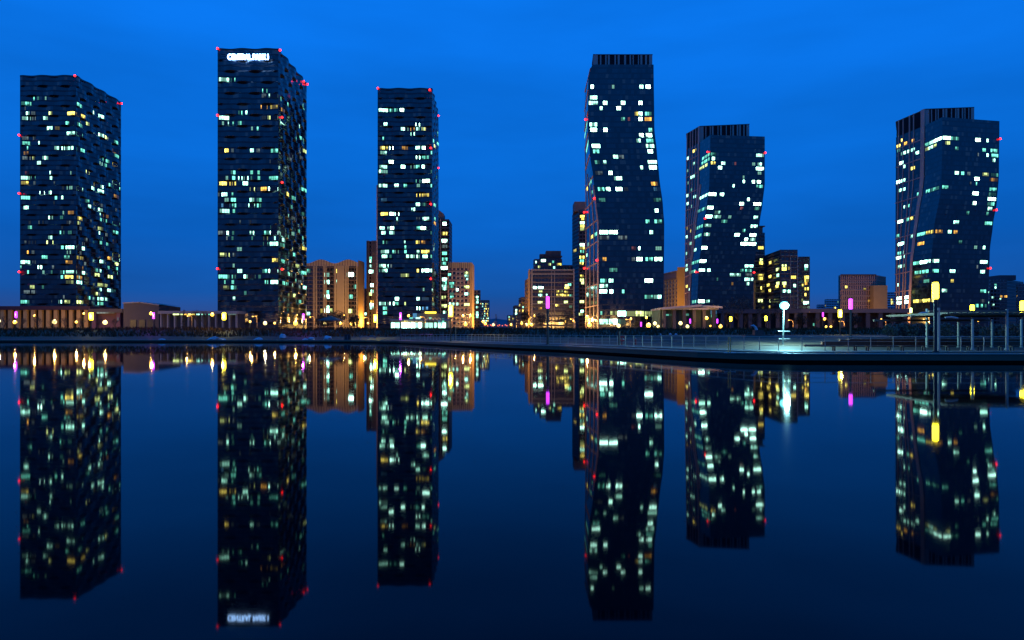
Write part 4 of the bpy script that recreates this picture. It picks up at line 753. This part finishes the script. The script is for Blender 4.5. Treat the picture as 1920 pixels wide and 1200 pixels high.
# ------------------------------------------------------------------ promenade furniture
def arc_points(x0, x1, step, o, z):
    pts = []; x = x0; last = off_pt(x, o, z); pts.append((x, last)); 
    while x < x1:
        x += .05; p = off_pt(x, o, z)
        if (p - last).length >= step: pts.append((x, p)); last = p
    return pts
RP = arc_points(-34, 62, 2.1, 7.0, .865)
c0 = RP[len(RP) // 2][1]; r = thing('promenade_railing', 'slim steel railing curving along the projecting promenade', 'railing', c0)
RAIL = mat('railing_steel', (.40, .35, .30), .45, metal=.4)
for x, p in RP:
    m = MB(); m.tube([p, p + Vector((0, 0, 1.28))], .035, 6); m.tube([p, p + Vector((0, 0, .05))], .09, 6); m.build('post', RAIL, r, c0)
fine = [p for _, p in arc_points(-34, 62, .7, 7.0, .865)]
for nm, h, rd in (('top_rail', 1.30, .035), ('middle_rail', .85, .018), ('lower_rail', .45, .018)):
    m = MB(); m.tube([p + Vector((0, 0, h)) for p in fine], rd, 6); m.build(nm, RAIL, r, c0)
# benches
WOOD = mat('bench_timber', (.16, .055, .03), .6, var=.3, scale=3)
def bench(px0, px1, Y, label):
    a, b = W(px0, 640, Y), W(px1, 640, Y); zb = .868; r = thing('bench', label, 'bench', ((a.x + b.x) / 2, Y, zb), 'backless benches along the railing'); hw = (b.x - a.x) / 2
    for k in range(4):
        m = MB(); m.box(-hw, hw, -.24 + k * .125, -.14 + k * .125, .42, .47); m.build('slat', WOOD, r)
    for sx_ in (-1, 1):
        m = MB(); x = sx_ * (hw - .22); m.box(x - .05, x + .05, -.22, -.14, 0, .415); m.box(x - .05, x + .05, .14, .22, 0, .415); m.box(x - .05, x + .05, -.135, .135, .34, .414); m.build('leg', METAL, r)
    return r
for i, (p0, p1, t_) in enumerate(((1559, 1608, 'first backless timber bench counted from the floodlight mast'), (1622, 1671, 'second backless timber bench counted from the floodlight mast'), (1687, 1736, 'backless timber bench just before the big yellow lantern'), (1772, 1820, 'backless timber bench just past the big yellow lantern'), (1832, 1880, 'backless timber bench under the pergola'), (1892, 1941, 'last backless timber bench at the pergola end'))): bench(p0, p1, 63.2, t_)
# corten planter wall and shrubs
CORT = mat('corten_wall', (.17, .055, .03), .75, var=.35, scale=1.2)
r = thing('planter_wall', 'long low rust-brown planter wall holding the shrub bed', 'wall', (46, 77, .8)); L = r.location
xs_ = [33 + k * 2.0 for k in range(17)]
for x0, x1 in zip(xs_, xs_[1:]):
    m = MB(); h = lerp(.35, .95, sstep(33, 38, x0 + 1)); m.box(x0 + .01, x1 - .01, 77, 77.35, .6, .8 + h); m.build('panel', CORT, r, L)
m = MB(); m.box(38, 67, 76.9, 77.5, 1.76, 1.84); m.build('coping', mat('corten_coping', (.22, .09, .05), .6), r, L)
def leaf_ball(mb, c, rx, rz, n, size, rnd, mi=0, flat=1.0):
    for i in range(n):
        while True:
            d = Vector((rnd.uniform(-1, 1), rnd.uniform(-1, 1), rnd.uniform(-1, 1)))
            if .1 < d.length < 1: break
        rr = d.length ** .4; d = d.normalized() * rr * (1 + .25 * noise.noise(d * 2.2 + Vector(c)))
        p = Vector((c[0] + d.x * rx, c[1] + d.y * rx, c[2] + d.z * rz)); sz = size * rnd.uniform(.6, 1.3)
        u = Vector((rnd.uniform(-1, 1), rnd.uniform(-1, 1), rnd.uniform(-.6, .6))).normalized(); v = u.cross(Vector((rnd.uniform(-1, 1), rnd.uniform(-1, 1), 1)).normalized()).normalized()
        mb.poly([p - u * sz, p + v * sz * .55, p + u * sz, p - v * sz * .55], mi)
SHR = mat('grey_green_shrub', (.055, .075, .07), .7, var=.4, scale=2)
rnd = random.Random(8); protos = []
for k in range(3):
    m = MB(); leaf_ball(m, (0, 0, .75), .95, .75, 420, .13, rnd); leaf_ball(m, (rnd.uniform(-.5, .5), 0, 1.15), .6, .55, 160, .13, rnd); o = m.build('foliage', SHR); protos.append(o.data); bpy.data.objects.remove(o)
    m = MB()
    for j in range(5): m.tube([(0, 0, -.1), (rnd.uniform(-.4, .4), rnd.uniform(-.4, .4), .9)], [.03, .012], 5)
    o = m.build('stem', METAL); protos[-1] = (protos[-1], o.data); bpy.data.objects.remove(o)
for i in range(22):
    px = 1672 + i * 12.5 + rnd.uniform(-4, 4); Y = rnd.uniform(93, 104); x = (px - CX) / F * Y; zz = zg(x, Y)
    r = thing('shrub', 'rounded grey-green shrub in the bed behind the rust-brown planter wall', 'shrub', (x, Y, zz), 'rounded shrubs in the planter bed'); sc_ = rnd.uniform(.85, 1.25); r.scale = (sc_ * 1.05, sc_, sc_); r.rotation_euler.z = rnd.uniform(0, 6)
    pf, ps = protos[i % 3]; part(pf, 'foliage', r); part(ps, 'stem', r)
# pergola
TEAK = mat('pergola_timber', (.20, .13, .085), .6, var=.25, scale=2); PST = mat('pergola_post', (.42, .40, .36), .5)
r = thing('pergola', 'timber pergola with slim pale posts and flat slatted roof on the promenade', 'pergola', ((1830 - CX) / F * 68, 70, .87)); L = r.location
for px, Y, yt, rad in ((1760, 66, 577, .13), (1823.5, 66, 598, .11), (1888, 66, 580, .13), (1952, 66, 580, .13), (1738, 76, 579, .13), (1797, 76, 599, .11), (1860, 76, 599, .11), (1915, 76, 599, .11)):
    p = W(px, yt, Y); m = MB(); m.tube([(p.x, Y, .86), (p.x, Y, p.z)], rad, 8); m.tube([(p.x, Y, .87), (p.x, Y, 1.0)], rad * 1.6, 8); m.build('post', PST, r, L)
xa, xb = W(1741, 0, 66).x, W(1990, 0, 66).x; z1 = W(0, 583, 66).z; z2 = W(0, 597, 70).z
for nm, y0, y1, za, zb in (('front_beam', 65.9, 66.1, z1 - .12, z1 + .06), ('middle_beam', 70.9, 71.1, z1 - .5, z1 - .3), ('rear_beam', 75.9, 76.1, z2 - .2, z2 + .02)):
    m = MB(); m.box(xa if nm != 'middle_beam' else xa + 1.2, xb, y0, y1, za, zb); m.build(nm, TEAK, r, L)
k = 0; x = xa + 1.6
while x < xb:
    m = MB(); m.box(x, x + .14, 65.6, 76.4, z1 - .27, z1 - .13); m.build('rafter', TEAK, r, L); x += .62
m = MB(); m.box(xa + 1.5, xb, 66.3, 75.8, z1 - .36, z1 - .30); m.build('roof_deck', TEAK, r, L)
for (px0, py0), (px1, py1), Y in (((1719, 590), (1737, 586), 74), ((1772, 595), (1796, 596.5), 66)):
    a, b = W(px0, py0, Y), W(px1, py1, Y); m = MB(); m.tube([a, a.lerp(b, .5) + Vector((0, 0, .07)), b], [.06, .1, .08], 8); m.build('light_arm', mat('pale_post', (.5, .55, .55), .5), r, L)
# quay ladder, poles, life rings, sculpture, cabinets
a = W(1368.5, 664, 57.9); r = thing('quay_ladder', 'brass quay ladder with two upright handrails at the promenade edge', 'ladder', (a.x, 58.3, .79))
BRASS = mat('brass', (.45, .33, .08), .4, metal=.5)
for dx in (0, .17):
    m = MB(); m.tube([(dx, 0, 0), (dx, 0, 1.38), (dx, .3, 1.42)], .03, 6); m.build('handrail', BRASS, r)
m = MB(); m.box(-.25, .7, .2, .45, .0, .06); m.build('step', mat('pale_post'), r)
for px, y0, Y, rad, lb, mm_ in ((1161, 621, 92, .13, 'thick dark pole behind the railing near the life ring', METAL), (854.5, 580, 150, .07, 'thin orange-lit pole beside the yellow lantern column', ORP), (1594, 620, 110, .1, 'short dark pole below the magenta lantern', METAL)):
    p = W(px, y0, Y); zb = zg(p.x, Y) - .02; r = thing('slim_pole', lb, 'pole', (p.x, Y, zb)); m = MB(); m.tube([(0, 0, 0), (0, 0, p.z - zb)], rad, 8); m.build('pole', mm_, r)
    m = MB(); m.tube([(0, 0, 0), (0, 0, .12)], rad * 1.8, 8); m.build('base', METAL, r)
REDP = mat('life_ring_red', (.35, .02, .02), .5)
for px, Y, sc_, lb in ((1166, 97, 1.0, 'dark red life ring on a stand behind the railing'), (1192, 99, .72, 'short red marker post with a pale cap behind the railing')):
    x = (px - CX) / F * Y; zb = zg(x, Y) - .02; r = thing('life_ring_stand' if sc_ == 1 else 'marker_post', lb, 'life ring' if sc_ == 1 else 'post', (x, Y, zb)); m = MB(); m.tube([(0, 0, 0), (0, 0, 1.3 * sc_)], .06 if sc_ == 1 else .1, 8); m.build('post', REDP, r)
    if sc_ == 1:
        m = MB(); m.tube([(.33 * math.cos(t), -.1, .95 + .33 * math.sin(t)) for t in [math.pi * k / 9 for k in range(19)]], .1, 8, cap=False); m.build('ring', REDP, r)
        m = MB(); m.box(.14, .3, -.22, -.12, .8, .95); m.build('label_plate', mat('pale_post'), r)
    else:
        m = MB(); m.tube([(0, 0, .94), (0, 0, 1.0)], .09, 8); m.build('cap', mat('pale_post'), r)
PSTONE = mat('pale_blue_stone', (.42, .45, .5), .6, var=.25, scale=1.5)
p = W(1422, 645, 100); zb = zg(p.x, 100); r = thing('fountain_sculpture', 'small curved pale sculpture on a dark stepped plinth', 'sculpture', (p.x, 100, zb))
m = MB(); m.box(-2.2, 2.0, -.8, .8, -.1, .22); m.box(-.7, .6, -.5, .5, .225, .95); m.build('plinth', mat('dark_stone', (.03, .03, .04), .6), r)
m = MB(); m.tube([(-.25, 0, .95), (-.45, 0, 1.35), (-.75, 0, 1.62), (-1.1, 0, 1.6)], [.22, .2, .17, .06], 8); m.build('figure', PSTONE, r)
for px, lb, h in ((1239, 'slim pale standing stone at the edge of the plaza', 1.1), (1257, 'squat pale standing stone with a broad foot on the plaza', 1.2), (1267.5, 'slim pale standing stone beside the squat one', 1.1)):
    Y = 192; x = (px - CX) / F * Y; r = thing('standing_stone', lb, 'sculpture', (x, Y, zg(x, Y) - .02)); w_ = .5 if 'squat' in lb else .28
    m = MB(); m.tube([(0, 0, 0), (.03, 0, h * .4), (-.04, 0, h * .75), (0, 0, h)], [w_, w_ * .7, w_ * .8, w_ * .35], 7); m.build('stone', PSTONE, r); m = MB(); m.box(-w_ * 1.2, w_ * 1.2, -w_, w_, -.1, .1); m.build('foot', PSTONE, r)
x = (652 - CX) / F * 187.5; r = thing('utility_cabinet', 'dark metal utility cabinet on the far quay', 'cabinet', (x, 187.5, zg(x, 187.5)))
m = MB(); m.box(-.85, .85, -.4, .4, .08, 1.45); m.build('body', METAL, r); m = MB(); m.box(-.92, .92, -.46, .46, 1.46, 1.55); m.build('top', METAL, r); m = MB(); m.box(-.02, .02, -.43, -.405, .2, 1.3); m.build('door_seam', STEEL, r)
for px, lb in ((682.5, 'low steel guard hoop beside the utility cabinet'), (697.5, 'second low steel guard hoop, farther from the utility cabinet')):
    Y = 184; x = (px - CX) / F * Y; r = thing('guard_hoop', lb, 'railing', (x, Y, zg(x, Y) - .02), 'guard hoops on the far quay'); m = MB(); m.tube([(-.9, 0, 0), (-.9, 0, 1.0), (-.8, 0, 1.1), (.8, 0, 1.1), (.9, 0, 1.0), (.9, 0, 0)], .06, 6); m.build('hoop', STEEL, r); m = MB(); m.tube([(-.9, 0, .55), (.9, 0, .55)], .03, 6); m.build('bar', STEEL, r)
# boulders on the far bank
def boulder(px, py, Y, w, h, lb, seed, lean=0):
    c = W(px, py, Y); zb = zg(c.x, Y) - .1; bm = bmesh.new(); bmesh.ops.create_icosphere(bm, subdivisions=3, radius=1)
    for v in bm.verts:
        n_ = noise.noise(v.co * 1.3 + Vector((seed, 0, 0))) * .45 + noise.noise(v.co * 3.1 + Vector((0, seed, 0))) * .16
        v.co = v.co * (1 + n_); v.co = Vector((v.co.x * w / 2 + v.co.z * lean, v.co.y * w * .35, max(-.4, v.co.z) * h * .6 + h * .35))
    me = bpy.data.meshes.new('boulder'); bm.to_mesh(me); bm.free(); me.materials.append(PSTONE)
    o = bpy.data.objects.new('boulder', me); COL.objects.link(o); o.location = (c.x, Y, zb); tag(o, lb, 'boulder', 'pale boulders on the far bank'); o['kind'] = 'thing'
for i, a in enumerate(((398, 632, 193, 2.6, 1.1, 'leaning slab-like pale boulder before the yellow lantern of the low pavilion', .8), (415, 632, 194, 2.0, .6, 'flat pale boulder next to the leaning slab', 0), (484, 635, 192.5, 2.3, .8, 'pointed pale boulder below the lettered wave tower', .3), (530, 627, 199, 2.0, 1.5, 'tall rounded pale boulder below the dark conifer', 0), (584, 635, 192, 1.8, .9, 'small pale boulder of a close pair', 0), (614, 634, 191, 2.2, 1.3, 'larger pale boulder of a close pair', 0), (572, 637, 191.5, 1.5, .5, 'low flat pale stone beside the close pair', 0), (304, 636, 192.5, 2.0, .5, 'flat pale blue stone alone on the far quay', 0))): boulder(*a[:6], seed=i * 3.7 + 1, lean=a[6])

# ------------------------------------------------------------------ trees
BARK = mat('bark', (.06, .042, .032), .9); NEED = mat('conifer_needles', (.018, .022, .014), .8); LEAF = mat('dark_evergreen_leaf', (.022, .022, .014), .8); TWIG = mat('winter_twig', (.11, .07, .045), .85)
def conifer(px, ytop, Y, wpx, lb, dens=900):
    p = W(px, ytop, Y); zb = 2.4; H_ = p.z - zb; wr = wpx * Y / F / 2; r = thing('conifer', lb, 'tree', (p.x, Y, zb)); rn = random.Random(int(px))
    m = MB(); m.tube([(0, 0, 0), (.1, 0, H_ * .5), (0, 0, H_ * .97)], [.16 + H_ * .012, .1, .02], 7); m.build('trunk', BARK, r)
    m = MB(); tiers = 13
    for t_ in range(tiers):
        zt_ = H_ * (.16 + .82 * t_ / tiers); rad = wr * (1 - t_ / tiers) ** .8 + .1
        for b_ in range(9):
            a = rn.uniform(0, 6.28); ln = rad * rn.uniform(.55, 1.15)
            for k in range(dens // (tiers * 9)):
                f = rn.uniform(.15, 1); q = Vector((math.cos(a) * ln * f, math.sin(a) * ln * f, zt_ - .18 * ln * f + rn.uniform(-.12, .12))); sz = rn.uniform(.16, .34) * (H_ / 9)
                u = Vector((math.cos(a) + rn.uniform(-.7, .7), math.sin(a) + rn.uniform(-.7, .7), rn.uniform(-.6, .2))).normalized(); v = u.cross(Vector((rn.uniform(-1, 1), rn.uniform(-1, 1), 1))).normalized()
                m.poly([q - u * sz, q + v * sz * .35, q + u * sz, q - v * sz * .35])
    m.build('crown', NEED, r)
def evergreen(px, ytop, Y, wpx, lb, flat=.5, n=1300):
    p = W(px, ytop, Y); zb = 2.4; H_ = p.z - zb; wr = wpx * Y / F / 2; r = thing('evergreen_tree', lb, 'tree', (p.x, Y, zb)); rn = random.Random(int(px * 3)); m = MB()
    m.tube([(0, 0, 0), (.15, 0, H_ * .35), (-.1, 0, H_ * .6)], [.28, .2, .14], 7); clumps = []
    for k in range(7):
        a = k * .9 + rn.uniform(-.3, .3); c = Vector((math.cos(a) * wr * rn.uniform(.3, .72), math.sin(a) * wr * .55, H_ * rn.uniform(.5, .82))); clumps.append(c); m.tube([(0, 0, H_ * .35), tuple(c * .6 + Vector((0, 0, H_ * .15))), tuple(c)], [.12, .08, .03], 5)
    m.build('trunk', BARK, r); m = MB()
    for c in clumps + [Vector((0, 0, H_ * .85))]: leaf_ball(m, tuple(c), wr * rn.uniform(.35, .5), H_ * rn.uniform(.14, .22), n // 8, .3, rn)
    m.build('crown', LEAF, r)
def grow(m, p, d, ln, rad, lev, rn):
    q = p + d * ln; m.tube([p, p.lerp(q, .5) + Vector((rn.uniform(-1, 1), rn.uniform(-1, 1), 0)) * ln * .05, q], [rad, rad * .8, rad * .6], 5 if lev > 1 else 4, cap=False)
    if lev == 0: return
    for k in range(3 if lev > 1 else 4):
        nd = (d + Vector((rn.uniform(-1, 1), rn.uniform(-1, 1), rn.uniform(-.15, .75))) * .75).normalized(); grow(m, p.lerp(q, rn.uniform(.55, 1)), nd, ln * rn.uniform(.55, .8), rad * .55, lev - 1, rn)
BARE = []
for k in range(3):
    rn = random.Random(40 + k); m = MB(); m.tube([(0, 0, 0), (.05, 0, .28)], [.022, .017], 7); t0 = m.build('trunk', BARK); m = MB()
    for j in range(4): grow(m, Vector((.05, 0, .27)), Vector((rn.uniform(-.6, .6), rn.uniform(-.6, .6), 1)).normalized(), .24, .012, 4, rn)
    c0_ = m.build('crown', TWIG); BARE.append((t0.data, c0_.data)); bpy.data.objects.remove(t0); bpy.data.objects.remove(c0_)
def bare(px, ytop, Y, lb, group):
    p = W(px, ytop, Y); zb = 2.4; H_ = p.z - zb; r = thing('bare_tree', lb, 'tree', (p.x, Y, zb), group); k = int(px) % 3; r.scale = (H_ * .95, H_ * .95, H_ * 1.02); r.rotation_euler.z = px
    part(BARE[k][0], 'trunk', r); part(BARE[k][1], 'crown', r)
conifer(528, 571, 292, 34, 'dark broad conifer at the foot of the lettered wave tower', 1600)
conifer(345, 578, 340, 14, 'small conifer in front of the low pavilion windows', 700)
conifer(930, 587, 420, 13, 'slender conifer standing alone in the street gap', 700)
conifer(956, 590, 430, 12, 'slender conifer beside the lowest street block', 700)
for a in ((606, 588, 312, 34, 'dark evergreen beside the gazebo roof'), (634, 582, 325, 40, 'dark evergreen rising behind the gazebo roof'), (664, 590, 318, 26, 'dark evergreen before the golden end wall'), (985, 581, 380, 22, 'dark evergreen before the orange-lit street blocks'), (1014, 586, 352, 30, 'dark evergreen below the yellow-lit office floors'), (1062, 582, 345, 42, 'broad dark evergreen at the framed office block corner'), (1384, 556, 318, 66, 'broad dark evergreen spreading over the dark colonnade'), (1441, 560, 322, 50, 'tall dark evergreen next to the cyan floodlight'), (1600, 588, 300, 34, 'dark evergreen below the louvred office block'), (1500, 588, 310, 28, 'dark evergreen at the gap between the two colonnades')): evergreen(*a)
for px, yt, Y in ((6, 586, 338), (40, 588, 334), (73, 586, 336), (95, 590, 332), (124, 587, 337), (150, 590, 335), (186, 588, 333), (214, 590, 336)): bare(px, yt, Y, 'bare winter tree in front of the orange-lit podium', 'bare trees before the podium')
for px, yt, Y in ((370, 571, 360), (383, 573, 358)): bare(px, yt, Y, 'bare tree rising above the roof of the low pavilion', 'bare trees over the low pavilion')
for px, yt, Y in ((1362, 583, 330), (1396, 582, 330), (1416, 584, 335), (1466, 585, 330), (1528, 588, 330), (1562, 590, 335), (1640, 588, 335), (1672, 588, 330), (1700, 590, 330)): bare(px, yt, Y, 'bare street tree in front of the colonnades', 'bare trees before the colonnades')
for px, yt, Y in ((770, 597, 318), (826, 596, 318), (1148, 592, 318), (1240, 590, 318), (1300, 594, 318)): bare(px, yt, Y, 'bare street tree between the lit pavilions and lobby', 'bare trees before the lobby and pavilions')
# gazebo
p = W(620, 592, 290); r = thing('gazebo', 'dark gazebo with a low pyramid roof among the evergreens', 'gazebo', (p.x, 290, 2.4)); h = p.z - 2.4
m = MB(); w_ = 4.6; hb = h - 2.0
for a, b in (((-w_, -w_), (w_, -w_)), ((w_, -w_), (w_, w_)), ((w_, w_), (-w_, w_)), ((-w_, w_), (-w_, -w_))): m.poly([(a[0], a[1], hb), (b[0], b[1], hb), (0, 0, h)])
m.poly([(-w_, -w_, hb - .02), (-w_, w_, hb - .02), (w_, w_, hb - .02), (w_, -w_, hb - .02)]); m.build('roof', mat('slate', (.04, .042, .05), .5), r)
for sx_ in (-1, 1):
    for sy_ in (-1, 1): m = MB(); m.tube([(sx_ * 3.6, sy_ * 3.6, 0), (sx_ * 3.6, sy_ * 3.6, hb)], .16, 7); m.build('post', TEAK, r)
